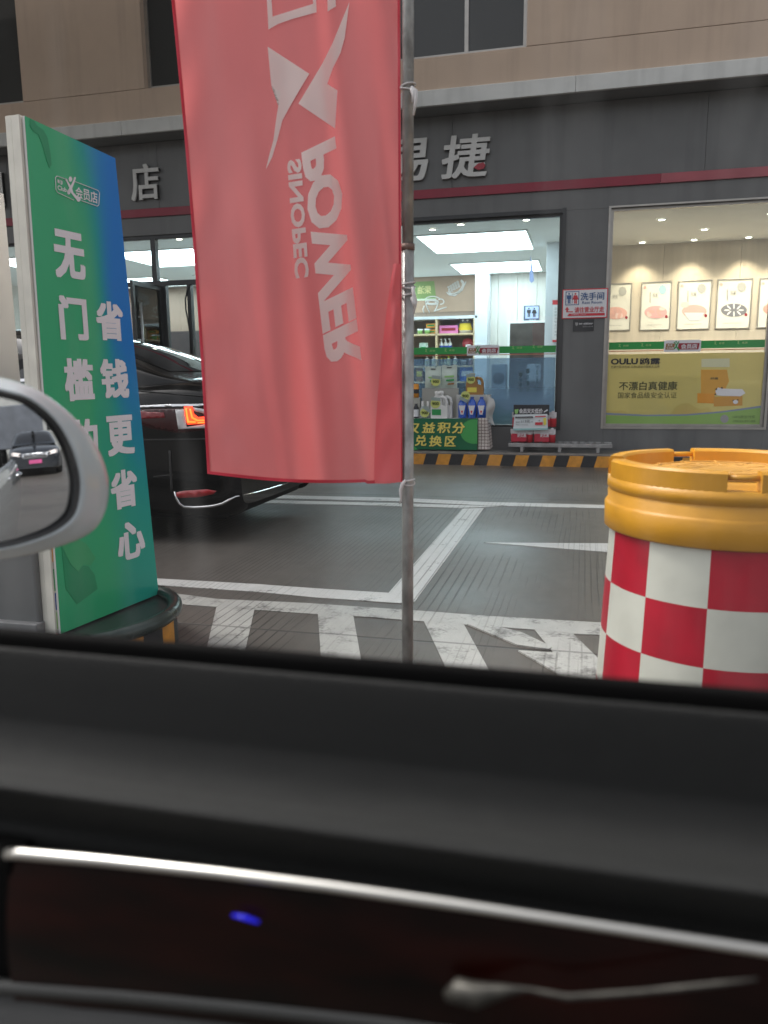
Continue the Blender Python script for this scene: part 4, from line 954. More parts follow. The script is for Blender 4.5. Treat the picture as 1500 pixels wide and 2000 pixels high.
for k, x_ in enumerate((818.5, 829)):
    x0_, x1_, z0_, z1_ = fr(x_, 783, x_ + 11, 816, ya + .05); r = (x1_ - x0_) / 2; h = z1_ - z0_; c = ((x0_ + x1_) / 2, ya + .1, zt2 + .001)
    o = thing('spray_bottle', ('left', 'right')[k] + ' small grey spray bottle behind the tilted price tag', 'bottle', c); g = G(); g.lathe([(.001, 0), (r, .005), (r, h * .5), (r * .4, h * .72)], c, 14); obj('bottle_body', g, pm('clearish', (170, 180, 180)), o); g = G(); g.lathe([(r * .42, h * .7), (r * .42, h), (.001, h)], c, 10); obj('cap', g, M_white, o)
x0_, x1_, z0_, z1_ = fr(806, 786, 817, 815, ya + .05); c = ((x0_ + x1_) / 2, ya + .1, zt2 + .001); r = (x1_ - x0_) / 2
o = thing('dark_bottle', 'dark bottle with a white label next to the pole', 'bottle', c); g = G(); g.lathe([(.001, 0), (r, .005), (r, .14), (r * .5, .18), (r * .5, .2), (.001, .2)], c, 14); obj('bottle_body', g, P_black, o); g = G(); g.lathe([(r * 1.02, .02), (r * 1.02, .12)], c, 14, a0=PI * 1.1, a1=PI * 1.9); obj('label', g, P_wht, o)
x0_, x1_, z0_, z1_ = fr(804, 750, 817, 777, ya + .2); c = ((x0_ + x1_) / 2, ya + .24, z0_); r = (x1_ - x0_) / 2
o = thing('orange_can', 'orange can with a dark band at the left end of the table', 'can', c); g = G(); g.lathe([(.001, 0), (r, .004), (r, z1_ - z0_), (.001, z1_ - z0_)], c, 14); obj('can_body', g, P_org, o); g = G(); g.lathe([(r * 1.02, .06), (r * 1.02, .12)], c, 14); obj('band', g, P_black, o)
g = G(); g.box(x0_ - .05, x1_ + .02, ya + .2, ya + .33, zt2 + .001, z0_ - .001, .003); tag(obj('riser_box', g, pm('riser3', (175, 175, 165))), 'grey riser box under the orange can', 'box')
sticker(850.5, 788, 9.5, ya + .015, .1, 'round yellow price tag on the front white jug'); sticker(829.5, 806, 9, ya + .02, .6, 'round yellow price tag tilted in front of the spray bottles')
sticker(851, 745, 9, ya + .20, .1, 'round yellow price tag on the left pouch'); sticker(919.5, 741, 8.5, ya + .195, -.15, 'round yellow price tag on the amber jug'); sticker(909, 773, 9, ya + .01, PI + .5, 'round yellow price tag on top of the blue bottles')
g = G(); g.grid(lambda u, v: (hy(949 + 14 * u + 3 * math.sin(v * 7), 772 + v * 52 + u * 8, ya + .1)[0], ya + .1 + .1 * u + .02 * math.sin(v * 6 + u * 4), hy(950, 772 + v * 52 + u * 8, ya + .1)[2]), 6, 14)
tag(obj('plastic_sheet', g, mat('plastic_film', (.55, .55, .53), .3, 0, .1)), 'crumpled clear plastic sheet hanging off the right end of the table', 'plastic sheet')

# ------------------------------------------------------------------ steel rack with red packs
YBn = 10.56
t = thing('steel_rack', 'low galvanised steel rack on short legs in front of the window', 'rack', (-.27, YBn, .156))
x0, x1, _, z1 = fr(993, 861, 1196, 884, YBn); zr = hy(1100, 872, YBn)[2] + .035; yb = YBn + .36
g = G(); g.box(x0, x1, YBn, YBn + .035, zr - .05, zr, .004); g.box(x0, x1, yb - .035, yb, zr - .05, zr, .004); obj('rail', g, M_galv, t)
k = 0; x = x0
while x < x1 - .04:
    g = G(); g.box(x, x + .035, YBn + .036, yb - .036, zr - .03, zr - .001, .003); obj('slat', g, M_galv, t); x += (x1 - x0 - .035) / 13
for px_ in (1019, 1093, 1168):
    xx = hy(px_, 875, YBn)[0]
    for yy in (YBn + .018, yb - .018): g = G(); g.box(xx - .02, xx + .02, yy - .017, yy + .017, .157, zr - .051, .002); obj('leg', g, M_galv, t)
M_shrink = mat('shrink_white', (.62, .60, .62), .2, 0, .15, 25)
def pack(px, Y, zb, label):
    x0, x1, z0, z1 = fr(*px, Y); h = z1 - z0; o = thing('bottle_pack', label, 'pack', ((x0 + x1) / 2, Y, zb), 'red and white drink packs'); w = x1 - x0
    n_ = 3
    for k in range(n_):
        r = w / n_ / 2; c = (x0 + r * (2 * k + 1), Y + r + .01, zb + .002); 
        g = G(); g.lathe([(.001, 0), (r * .95, .005), (r * .97, h * .55)], c, 12); obj('red_label', g, P_red, o)
        g = G(); g.lathe([(r * .97, h * .55), (r * .9, h * .75), (r * .4, h * .92), (r * .4, h * .99), (.001, h)], c, 12); obj('bottle_top', g, M_shrink, o)
    g = G(); g.box(x0 + w * .05, x0 + w * .72, Y, Y + .006, zb + h * .1, zb + h * .62, .002); obj('wrap_print', g, pm('packred', (190, 40, 65)), o)
    ftext('lettering', '更优惠', P_wht, o, (px[0] + (px[2] - px[0]) * .3, px[1] + (px[3] - px[1]) * .45, px[0] + (px[2] - px[0]) * .7, px[1] + (px[3] - px[1]) * .72), Y - .001, .03)
    g = G(); g.grid(lambda u, v: (x0 + w * u, Y + .002 + .004 * math.sin(u * 30) * v, zb + h * (.64 + .3 * v)), 10, 3); obj('shrink_wrap', g, M_shrink, o)
    return o
zr2 = zr + .001
pack((997, 833, 1041, 862), YBn + .05, zr2, 'lower left red and white drink pack on the steel rack'); pack((1042, 833, 1085, 862), YBn + .05, zr2, 'lower right red and white drink pack on the steel rack')
hp = fr(997, 833, 1041, 862, YBn + .05); hp = hp[3] - hp[2] + .006
pack((1000, 796, 1043, 828), YBn + .10, zr2 + hp, 'upper left drink pack mostly hidden by the price boards'); pack((1044, 796, 1087, 828), YBn + .10, zr2 + hp, 'upper right drink pack showing beside the black price board')
t = thing('price_board', 'black board with white characters 会员天天低价 on the red packs', 'sign', tuple(hy(1038, 810, YBn + .03)))
plate('board', (1003, 790.5, 1073, 811), YBn + .03, P_black, t, .01, .002); ftext('lettering', '会员天天低价', P_wht, t, (1014, 798, 1060, 807.5), YBn + .03, .05); flat('corner_mark', [(1005, 800), (1013, 799), (1011, 808), (1006, 808)], YBn + .026, P_lgreen, t); flat('swoosh', [(1062, 804), (1069, 799), (1070, 802), (1062, 806)], YBn + .026, P_wht, t)
t = thing('price_board', 'white price board reading 11.9元 below the black one', 'sign', tuple(hy(1036, 840, YBn + .02)))
x0, x1, z0, z1 = fr(1002, 809, 1070, 841, YBn + .02); g = G(); g.prism([hy(1005, 809.5, YBn + .03), hy(1069, 808.5, YBn + .03), hy(1070, 840, YBn + .0), hy(1002, 841, YBn + .0)], (0, .006, 0)); obj('board', g, pm('pboard', (205, 212, 215)), t)
Yq = YBn - .004
flat('black_tab', [(1006.5, 814), (1041, 813), (1041, 816.5), (1006.5, 817)], Yq, P_black, t); ftext('lettering', '会员价', P_black, t, (1007, 823, 1016, 826), Yq, .02); ftext('lettering', '11.9元', P_black, t, (1018, 820.5, 1035, 826), Yq, .02); ftext('lettering', '/组', P_black, t, (1037, 822.5, 1041, 825), Yq, .01)
ftext('lettering', '零售价 18.0元/组', P_grey, t, (1007, 828, 1031, 831), Yq, .01); ftext('lettering', '会员天天低价活动', P_wht, t, (1009, 814.5, 1038, 816), Yq - .003, .0)
flat('red_corner', [(1045, 825), (1060, 824.5), (1060, 830), (1045, 830)], Yq, P_red, t); flat('red_top', [(1045, 813), (1066, 812), (1066, 814), (1045, 815)], Yq, P_red, t); flat('yellow_mark', [(1061, 817), (1067, 816), (1067, 829), (1062, 831)], Yq, P_yel, t); ftext('lettering', '+', P_black, t, (1052, 820, 1055, 823), Yq, .02)
flat('colour_foot', [(1002.4, 837), (1070, 836), (1070, 839.5), (1002, 840.5)], YBn - .004, pm('teal', (150, 195, 195)), t)

# ------------------------------------------------------------------ pump island, dispenser
ICX, ICY, IR = -2.16, 2.88, .44
def isl(x, y): return (x, y)
g = G(); n_ = 20
cap_ = [(ICX + IR * math.sin(a), ICY - IR * math.cos(a)) for a in np.linspace(0, PI, n_ + 1)]
outl = [(-9.0, ICY - IR)] + cap_ + [(-9.0, ICY + IR)]
g.prism([(x, y, 0.001) for x, y in outl][::1], (0, 0, .16)); isl_ = struct('pump_island', g, mat('island_top', (.028, .03, .03), .35, 0, .25, 5))
# painted stripes on its side
run = [(-4.0 + .02 * k, ICY - IR - .001) for k in range(int((ICX + 4.0) / .02))] + [(ICX + (IR + .001) * math.sin(a), ICY - (IR + .001) * math.cos(a)) for a in np.linspace(0, PI, 70)]
acc = 0; cur = []; kk = 0; last = run[0]
for p_ in run:
    acc += math.hypot(p_[0] - last[0], p_[1] - last[1]); last = p_; cur.append(p_)
    if acc > .115:
        g = G(); m_ = len(cur)
        vs = [(x, y, .005) for x, y in cur] + [(x, y, .150) for x, y in cur]
        g.add(vs, [(i, i + 1, m_ + i + 1, m_ + i) for i in range(m_ - 1)])
        cx_, cy_ = ICX, ICY
        g2 = G(); 
        for i in range(m_ - 1):
            a_, b_ = cur[i], cur[i + 1]; nx, ny = (b_[1] - a_[1]), -(b_[0] - a_[0]); L_ = math.hypot(nx, ny); nx, ny = nx / L_ * .003, ny / L_ * .003
            g2.add([(a_[0], a_[1], .005), (b_[0], b_[1], .005), (b_[0], b_[1], .15), (a_[0], a_[1], .15), (a_[0] + nx, a_[1] + ny, .005), (b_[0] + nx, b_[1] + ny, .005), (b_[0] + nx, b_[1] + ny, .15), (a_[0] + nx, a_[1] + ny, .15)],
                   [(4, 5, 6, 7), (7, 6, 2, 3), (0, 1, 5, 4)])
        obj('kerb_paint_stripe', g2, M_kerbY if kk % 2 else M_kerbK, isl_); kk += 1; cur = [p_]; acc = 0
g = G(); g.tube([(-9, ICY - IR, .17)] + [(x, y, .17) for x, y in cap_] + [(-9, ICY + IR, .17)], .032, 12)
obj('rim_pipe', g, mat('rim_pipe', (.035, .05, .045), .28, .3, .3, 10), isl_)
t = thing('fuel_dispenser', 'grey fuel dispenser cabinet with a pale upper column behind the wing mirror', 'fuel dispenser', (-2.5, 2.9, .161))
xr = -2.095
g = G(); g.box(-2.95, xr - .015, 2.60, 3.15, .175, 1.17, .012); obj('lower_cabinet', g, M_grey, t)
g = G(); g.box(-2.96, xr - .008, 2.57, 3.17, .161, .22, .005); obj('plinth', g, mat('plinth_grey', (.22, .22, .22), .5, 0, .2), t)
xcR = hy(38, 735, 2.90)[0]
g = G(); g.box(-2.95, xcR - .012, 2.60, 2.90, 1.172, 1.95, .01); obj('upper_column', g, M_greyL, t)
g = G(); g.box(xcR - .011, xcR, 2.595, 2.905, 1.172, 1.95, .003); obj('edge_trim', g, M_greyL, t)
g = G(); g.box(-2.80, xcR - .055, 2.592, 2.599, 1.25, 1.60, .002); obj('front_panel', g, mat('disp_panel', (.42, .40, .39), .45, 0, .05), t)
g = G(); g.box(-2.90, -2.33, 2.590, 2.599, .30, .46, .002); obj('red_panel', g, mat('disp_red', (.35, .01, .015), .4), t)
g = G(); g.box(-2.86, xr - .04, 2.594, 2.599, .5, 1.12, .002); obj('door_panel', g, mat('disp_door', (.16, .165, .165), .5, 0, .08, 3), t)

# ------------------------------------------------------------------ green and blue advertising board
A0 = hz(119, 1238, .17); A1 = hz(310, 1160, .17)
bx = Vector((A1[0] - A0[0], A1[1] - A0[1], 0)); BW = bx.length; bx.normalize(); bn = Vector((bx.y, -bx.x, 0))
tb = thing('advertising_board', 'tall green and blue advertising board with white characters standing on the pump island', 'advertising board', (A0[0], A0[1], .17))
def bpix(x, y):
    """board coordinates (s along, t up) under a photo pixel"""
    d = ray(x, y); den = d[0] * bn.x + d[1] * bn.y
    k = ((A0[0] - C0[0]) * bn.x + (A0[1] - C0[1]) * bn.y) / den
    p = C0 + d * k
    return ((p[0] - A0[0]) * bx.x + (p[1] - A0[1]) * bx.y, p[2] - .17)
BH = bpix(48, 226)[1]; BH2 = bpix(225, 309)[1]
def bpt(s, t_, o=0): return (A0[0] + bx.x * s + bn.x * o, A0[1] + bx.y * s + bn.y * o, .17 + t_)
sA = lambda t_: bpix(119, 1238)[0] + (bpix(48, 226)[0] - bpix(119, 1238)[0]) * t_ / BH
sB = lambda t_: BW + (bpix(225, 309)[0] - BW) * t_ / BH2
m = bpy.data.materials.new('board_print'); m.use_nodes = True; n = m.node_tree.nodes; l = m.node_tree.links; p = n['Principled BSDF']; p.inputs['Roughness'].default_value = .32
uvn = n.new('ShaderNodeTexCoord'); sp = n.new('ShaderNodeSeparateXYZ'); l.new(uvn.outputs['UV'], sp.inputs[0])
nz = n.new('ShaderNodeTexNoise'); nz.inputs['Scale'].default_value = 2.2; nz.inputs['Detail'].default_value = 1; l.new(uvn.outputs['UV'], nz.inputs['Vector'])
a = mth(n, l, 'MULTIPLY', mth(n, l, 'SUBTRACT', nz.outputs[0], .5), .5)
bl = mth(n, l, 'ADD', sp.outputs[0], a)
mr = n.new('ShaderNodeMapRange'); mr.interpolation_type = 'SMOOTHSTEP'; l.new(bl, mr.inputs[0]); mr.inputs['From Min'].default_value = .40; mr.inputs['From Max'].default_value = .92
mv = n.new('ShaderNodeMapRange'); mv.interpolation_type = 'SMOOTHSTEP'; l.new(sp.outputs[1], mv.inputs[0]); mv.inputs['From Min'].default_value = .12; mv.inputs['From Max'].default_value = .66; mv.inputs['To Min'].default_value = .30
fac = mth(n, l, 'MULTIPLY', mr.outputs[0], mv.outputs[0])
cr = n.new('ShaderNodeValToRGB'); l.new(fac, cr.inputs[0]); e = cr.color_ramp.elements
e[0].position = 0; e[0].color = (*srgb(54, 182, 124), 1); e[1].position = 1; e[1].color = (*srgb(0, 125, 212), 1)
q = e.new(.45); q.color = (*srgb(5, 162, 158), 1)
l.new(cr.outputs[0], p.inputs['Base Color'])
g = G()
def bfn(u, v):
    tt = v * (BH + (BH2 - BH) * u); s = sA(tt) + (sB(tt) - sA(tt)) * u; return bpt(s, tt, 0.0)
g.grid(bfn, 12, 24); g.smooth = False
front = obj('printed_face', g, m, tb); uv = front.data.uv_layers.new(name='UV')
for lo in front.data.loops: i_ = lo.vertex_index; uv.data[lo.index].uv = ((i_ // 25) / 12, (i_ % 25) / 24)
def bslab(name, o0, o1, m_, grow=.0, e0=-.0, top=0.0):
    g = G(); P = [(sA(0) - e0, 0), (sB(0) + grow, 0), (sB(BH2) + grow, BH2 + top), (sA(BH) - e0, BH + top)]
    g.prism([bpt(s, t_, o0) for s, t_ in P], bn * (o1 - o0)); return obj(name, g, m_, tb)
bslab('front_board', -.012, -.001, M_white)
bslab('side_channel', -.055, -.016, M_cream, e0=.012, top=.004)
bslab('side_channel', -.085, -.058, M_cream, e0=.010, top=.006)
g = G(); 
for (t0, t1, c) in ((.30, .42, P_org), (.18, .27, P_green), (.10, .17, P_navy), (.02, .09, P_lgreen)):
    g = G(); g.prism([bpt(sA(t0) - .002, t0, -.0155), bpt(sA(t0) - .002, t0, -.0125), bpt(sA(t1) - .002, t1, -.0125), bpt(sA(t1) - .002, t1, -.0155)], bx * .003); obj('old_print_edge', g, c, tb)
def bflat(name, px, m_, lift=.002):
    g = G(); g.prism([bpt(*bpix(x, y), lift) for x, y in px], bn * -.001); return obj(name, g, m_, tb)
Bgd = mat('board_deep_green', srgb(36, 153, 102), .32, 0, .05); Bgl = mat('board_light_green', srgb(66, 174, 114), .32, 0, .05)
bflat('printed_wave', [(58, 232), (66, 236), (72, 246), (84, 254), (92, 268), (98, 300), (100, 322), (96, 328), (90, 312), (82, 282), (74, 262), (64, 256), (58, 246)], Bgd)
bflat('printed_wave', [(119, 1062), (128, 1085), (138, 1104), (150, 1117), (160, 1104), (172, 1106), (184, 1122), (190, 1150), (150, 1180), (128, 1150)], Bgd)
bflat('printed_wave', [(118, 1062), (145, 1050), (168, 1062), (186, 1090), (176, 1104), (162, 1102), (152, 1116), (138, 1103), (128, 1083)], Bgl, .0025)
for ch, px in (('无', (105, 452, 164, 545)), ('门', (115, 579, 170, 664)), ('槛', (125, 700, 182, 783)), ('的', (140, 818, 191, 900)), ('省', (187, 589, 240, 665)), ('钱', (196, 701, 250, 778)), ('更', (208, 811, 261, 889)), ('省', (215, 917, 268, 993)), ('心', (228, 1018, 282, 1092))):
    xm_, ym_ = (px[0] + px[2]) / 2, (px[1] + px[3]) / 2
    s0, s1 = bpix(px[0], ym_)[0], bpix(px[2], ym_)[0]; t0, t1 = bpix(xm_, px[3])[1], bpix(xm_, px[1])[1]
    put_text('lettering', ch, M_whiteL, tb, bpt(s0, t0), bx, (0, 0, 1), s1 - s0, t1 - t0, .075, 0, 0, lift=.002)
# club logo on the board
def btxt(body, x0, y0, x1, y1, bold):
    xm_, ym_ = (x0 + x1) / 2, (y0 + y1) / 2; s0, s1 = bpix(x0, ym_)[0], bpix(x1, ym_)[0]; t0, t1 = bpix(xm_, y1)[1], bpix(xm_, y0)[1]
    put_text('lettering', body, M_whiteL, tb, bpt(s0, t0), bx, (0, 0, 1), s1 - s0, t1 - t0, bold, 0, 0, lift=.002)
btxt('EJ', 112, 352, 121, 360, .02); btxt('Club', 112, 364, 129, 373, .02)
for k, ch in enumerate('会员店'): btxt(ch, 147 + 14.5 * k, 366 + 4.2 * k, 160.5 + 14.5 * k, 388 + 4.2 * k, .03)
g = G(); g.tube([bpt(*bpix(x, y), .003) for x, y in ((128, 350), (110, 344), (107, 347), (108, 370), (111, 376), (143, 391))], .0016, 6); g.tube([bpt(*bpix(x, y), .003) for x, y in ((146, 355), (190, 372), (193, 376), (192, 400), (189, 403), (158, 392))], .0016, 6); obj('logo_border', g, M_whiteL, tb)
g = G()
for pl in (disc(136.5, 350, 3.2, 5.2, 14), disc(129, 352, 1.8, 3.5, 10, -.4), disc(145, 349, 2, 3.6, 10, .3), [(128, 353), (131, 353), (137, 363), (143.5, 350), (146.5, 351), (140, 368), (142, 376), (152, 386), (149, 391), (138, 377), (136, 372), (135, 378), (131, 374), (134.5, 367)], disc(152.5, 389.5, 4, 4.5, 12), disc(133.5, 375, 3.2, 5, 12)):
    g.prism([bpt(*bpix(x, y), .003) for x, y in pl], bn * -.001)
obj('logo_figure', g, M_whiteL, tb)

# ------------------------------------------------------------------ flag and pole
YP = 2.32
pb = hy(796, 1280, YP); ptp = hy(797, 0, YP)
t = thing('flag_pole', 'weathered galvanised pole carrying the red flag', 'flag pole', (pb[0], YP, 0))
dx_ = (ptp[0] - pb[0]) / (ptp[2] - pb[2])
px_at = lambda z: pb[0] + dx_ * (z - pb[2])
zj_ = hy(798, 483, YP)[2]
g = G(); g.tube([(px_at(z), YP, z) for z in (0.0, zj_)], .0182, 20); obj('lower_tube', g, M_steel, t)
zj_ = hy(798, 483, YP)[2]
g = G(); g.tube([(px_at(z), YP, z) for z in (zj_ + .001, 3.1)], .0165, 20); obj('upper_tube', g, M_steel, t)
g = G(); g.tube([(px_at(z), YP, z) for z in (zj_ - .009, zj_ + .009)], .0205, 20); obj('collar', g, mat('rusty_collar', (.16, .10, .08), .6, .4, .3), t)
g = G(); g.lathe([(.001, .03), (.09, .02), (.13, 0)], (px_at(0), YP, 0), 20); obj('foot_plate', g, M_steel, t)
YF = 2.31
def edgeL(v): return (335 + 70 * v ** 1.0 + 6 * math.sin(PI * v), -0 + 925 * v)
def edgeR(v): return (782 + 4 * v, 938 * v)
def fpx(px, py, lift=0.0):
    """point on the waving cloth under a photo pixel"""
    p = hy(px, py, YF); u = (px - 335 - .075 * py) / 450; v = py / 938
    w = .010 * math.sin(u * 9 + v * 2.2) + .007 * math.sin(u * 21 - v * 3.5 + 1.0) * (.4 + u) + .006 * math.sin(v * 6 + u * 3)
    w += -.020 * math.exp(-((u - .30 - .1 * v) / .10) ** 2) * (.3 + .7 * v) + .012 * math.exp(-((u - .48) / .07) ** 2) - .012 * math.exp(-((u - .86) / .035) ** 2) * v
    w += .004 * math.sin(28 * v + 12 * u) * math.exp(-((u - .0) / .10) ** 2) + .003 * math.sin(40 * v - 8 * u) * math.exp(-((u - 1) / .07) ** 2)
    w += .0035 * math.sin(19 * (u + v * .8)) * math.exp(-((u - .18) / .12) ** 2) * v
    w += -.010 * math.exp(-((u - .62 - .06 * v) / .045) ** 2) + .007 * math.exp(-((u - .17 - .14 * v) / .03) ** 2) * max(0, v - .2) + .005 * math.sin(34 * (v - u * .7)) * math.exp(-((u - .12) / .1) ** 2) * max(0, v - .55) * 2
    y = YF + w * 1.9 - lift
    p = hy(px, py, y); return (p[0], y, p[2])
def flagpt(u, v):
    """u across, v down from the photo's top (negative above it)"""
    l_, r_ = edgeL(v) if v > 0 else (335 + 70 * v, 925 * v), (782 + 4 * v, 938 * v)
    sag = 0 if v < .9 else (v - .9) / .1 * (11 * math.sin(PI * min(1, u * 1.0)) + 3 * (u > .82))
    return fpx(l_[0] + (r_[0] - l_[0]) * u, l_[1] + (r_[1] - l_[1]) * u + sag)
m = bpy.data.materials.new('flag_cloth'); m.use_nodes = True; n = m.node_tree.nodes; l = m.node_tree.links; n.remove(n['Principled BSDF'])
def clothmat(name, col, trans=.45, weave=True):
    m = bpy.data.materials.new(name); m.use_nodes = True; n = m.node_tree.nodes; l = m.node_tree.links; n.remove(n['Principled BSDF'])
    df = n.new('ShaderNodeBsdfDiffuse'); tl = n.new('ShaderNodeBsdfTranslucent'); gl = n.new('ShaderNodeBsdfGlossy'); gl.inputs['Roughness'].default_value = .45
    gl.inputs[0].default_value = (.5, .42, .42, 1)
    tc = n.new('ShaderNodeTexCoord'); nz = n.new('ShaderNodeTexNoise'); nz.inputs['Scale'].default_value = 5; nz.inputs['Detail'].default_value = 5; l.new(tc.outputs['Object'], nz.inputs['Vector'])
    mx = n.new('ShaderNodeMix'); mx.data_type = 'RGBA'; mx.inputs['A'].default_value = (*[c * .93 for c in col], 1); mx.inputs['B'].default_value = (*[min(1, c * 1.1) for c in col], 1); l.new(nz.outputs[0], mx.inputs['Factor'])
    l.new(mx.outputs['Result'], df.inputs[0]); l.new(mx.outputs['Result'], tl.inputs[0])
    wv = n.new('ShaderNodeTexNoise'); wv.inputs['Scale'].default_value = 900; l.new(tc.outputs['Object'], wv.inputs['Vector'])
    bp = n.new('ShaderNodeBump'); bp.inputs['Strength'].default_value = .12; bp.inputs['Distance'].default_value = .001; l.new(wv.outputs[0], bp.inputs['Height'])
    for s_ in (df, gl): l.new(bp.outputs[0], s_.inputs['Normal'])
    m1 = n.new('ShaderNodeMixShader'); m1.inputs[0].default_value = trans; l.new(df.outputs[0], m1.inputs[1]); l.new(tl.outputs[0], m1.inputs[2])
    m2 = n.new('ShaderNodeMixShader'); m2.inputs[0].default_value = .06; l.new(m1.outputs[0], m2.inputs[1]); l.new(gl.outputs[0], m2.inputs[2])
    l.new(m2.outputs[0], n['Material Output'].inputs[0]); return m
M_flag = clothmat('flag_cloth', (.80, .205, .21)); M_flagW = clothmat('flag_print', (.93, .91, .87), .45); M_hem = clothmat('flag_hem', (.58, .03, .06), .2)
tf = thing('flag', 'tall red flag seen from behind with mirrored white X POWER lettering', 'flag', (-1, YF, 1.6))
g = G(); g.grid(lambda u, v: flagpt(u, 1 - v * 1.25), 90, 130); obj('cloth', g, M_flag, tf)
def hemstrip(fn, n_, w_):
    g = G(); g.grid(lambda u, v: fn(u, v), n_, 2); return g
def hp(u, v, l_): P = Vector(flagpt(u, v)); return (P.x, P.y - l_, P.z)
g = G(); g.grid(lambda a, b: hp(.002 + b * .014, 1 - a * 1.25, .0025), 130, 2); g.grid(lambda a, b: hp(.002 + a * .996, 1 - b * .006, .003), 90, 2); obj('hem', g, M_hem, tf)
g = G(); g.grid(lambda a, b: hp(.998 - b * .010, 1 - a * 1.25, .0025), 130, 2); obj('sleeve_hem', g, M_hem, tf)
# folded sleeve beside the pole at the bottom
def fold(a, b):
    v = 1 - a * .45; wdt = .14 * (1 - (a) ** 1.6 * .75); P = Vector(flagpt(1 - .004 - b * wdt, v)); bulge = .016 * math.sin(PI * b) * (1 - a * .6) + .002 + .003 * math.sin(a * 26 + b * 4) * math.sin(PI * b); return (P.x, P.y - bulge, P.z)
g = G(); g.grid(fold, 60, 14); obj('folded_edge', g, clothmat('flag_fold', (.84, .17, .185), .35), tf)
# printed lettering carried by the cloth
def cloth_print(name, polys, m_=M_flagW, lift=.0028):
    bm = bmesh.new()
    for pl in polys:
        vs = [bm.verts.new((x, y, 0)) for x, y in pl]
        try: bm.faces.new(vs)
        except ValueError: pass
    return finish_print(name, bm, m_, lift)
def finish_print(name, bm, m_, lift):
    bmesh.ops.triangulate(bm, faces=bm.faces[:])
    for it in range(5):
        es = [e for e in bm.edges if e.calc_length() > 9]
        if not es: break
        bmesh.ops.subdivide_edges(bm, edges=es, cuts=1); bmesh.ops.triangulate(bm, faces=[f for f in bm.faces if len(f.verts) > 3])
    g = G(); bm.verts.index_update()
    g.smooth = True; g.add([fpx(v.co.x, v.co.y, lift) for v in bm.verts], [[v.index for v in f.verts] for f in bm.faces]); bm.free()
    return obj(name, g, m_, tf)
zo = lambda pl: [(330 + x / 3, y / 3) for x, y in pl]
cloth_print('printed_logo', [zo([(578, 273), (822, 432), (775, 510), (705, 630), (665, 705), (635, 820), (605, 920), (568, 992), (590, 900), (612, 820), (628, 700), (640, 620), (652, 545), (600, 503)]),
                             zo([(1057, 12), (1030, 220), (1005, 310), (960, 400), (928, 492), (987, 530), (973, 753), (758, 607), (790, 555), (900, 370), (960, 250), (1025, 90)])])
cloth_print('printed_logo', [zo([(570, -60), (583, 173), (640, 140), (720, 112), (865, 72), (860, -60), (835, -60), (845, 22), (607, 97), (598, -60)]), zo([(926, -60), (930, 67), (978, 38), (976, -60)])])
def cloth_text(body, o0, o1, hgt, bold, shear, slant):
    """mirrored line of text running down the flag from o0 to o1 (baseline, photo px), letter tops to the left"""
    v, fs = text_geo(body, bold, shear, 0)
    bm = bmesh.new(); ax = np.array(o1, float) - np.array(o0, float)
    L = np.hypot(*ax); ax /= L; nx = np.array([-ax[1], ax[0]]); 
    vs = []
    for q in v: 
        P = np.array(o0) + ax * q[0] * L + nx * q[1] * hgt * (1 + 0.0 * q[0]); vs.append(bm.verts.new((P[0], P[1], 0)))
    for f in fs:
        try: bm.faces.new([vs[i] for i in f])
        except ValueError: pass
    return finish_print('printed_lettering', bm, M_flagW, .0028)
cloth_text('POWER', (655, 266), (707, 704), 71, .045, .25, 0)
cloth_text('SINOPEC', (588, 310), (604, 542), 28, .04, .05, 0)
# string ties
M_tie = mat('white_string', (.62, .60, .60), .7, 0, .1)
for (zpx, tail) in ((168, [(803, 170), (812, 178), (812, 196), (808, 225)]), (555, [(806, 560), (808, 575), (812, 590), (808, 612)]), (577, [(804, 580), (808, 590), (811, 600)]), (938, [(792, 938), (786, 946), (782, 958), (783, 975), (781, 985)])):
    zz = hy(797, zpx, YP)[2]; xx = px_at(zz)
    t2 = thing('string_tie', {168: 'white string knotted round the pole near the top of the photo', 555: 'white string round the pole halfway down the flag', 577: 'second white string just below the middle tie', 938: 'white string tying the bottom corner of the flag to the pole'}[zpx], 'string', (xx, YP, zz))
    g = G(); g.tube([(xx + .0215 * math.cos(a), YP + .0215 * math.sin(a), zz + .004 * math.cos(a)) for a in np.linspace(0, 2 * PI, 20)], .0022, 6)
    if zpx != 577: g.tube([(xx + .0215 * math.cos(a), YP + .0215 * math.sin(a), zz - .006 - .008 * math.cos(a + 1)) for a in np.linspace(0, 2 * PI, 20)], .002, 6)
    obj('loop', g, M_tie, t2)
    g = G(); g.tube([hy(x, y, YP - .03) for x, y in tail], [.004, .006, .005, .003, .002][:len(tail)], 6)
    if zpx == 168: g.tube([hy(x, y, YP - .03) for x, y in ((804, 172), (808, 186), (806, 200))], [.006, .006, .003], 6)
    obj('tail', g, M_tie, t2)

# ------------------------------------------------------------------ crash barrel
bc = hz(1405, 895, .97); BX, BY, ZT = bc[0] + .005, bc[1] - .08, .978
t = thing('crash_barrel', 'orange topped crash barrel wrapped in red and white checks at the right edge', 'barrel', (BX, BY, 0))
dirc = math.atan2(-BY, -BX)           # direction from the barrel to the camera
R1 = .298
g = G(); g.lathe([(.262, ZT - .178), (R1 - .006, ZT - .182), (R1, ZT - .177), (R1 + .001, ZT - .118), (R1 - .003, ZT - .112), (R1 - .007, ZT - .108), (R1 - .006, ZT - .086), (R1 - .010, ZT - .082), (R1 - .009, ZT - .078), (R1 - .004, ZT - .074), (R1 - .005, ZT - .046), (.255, ZT - .046), (.252, ZT - .052), (.222, ZT - .052), (.216, ZT - .042), (.200, ZT - .036), (.001, ZT - .034)], (BX, BY, 0), 96)
obj('cap', g, M_orange, t)
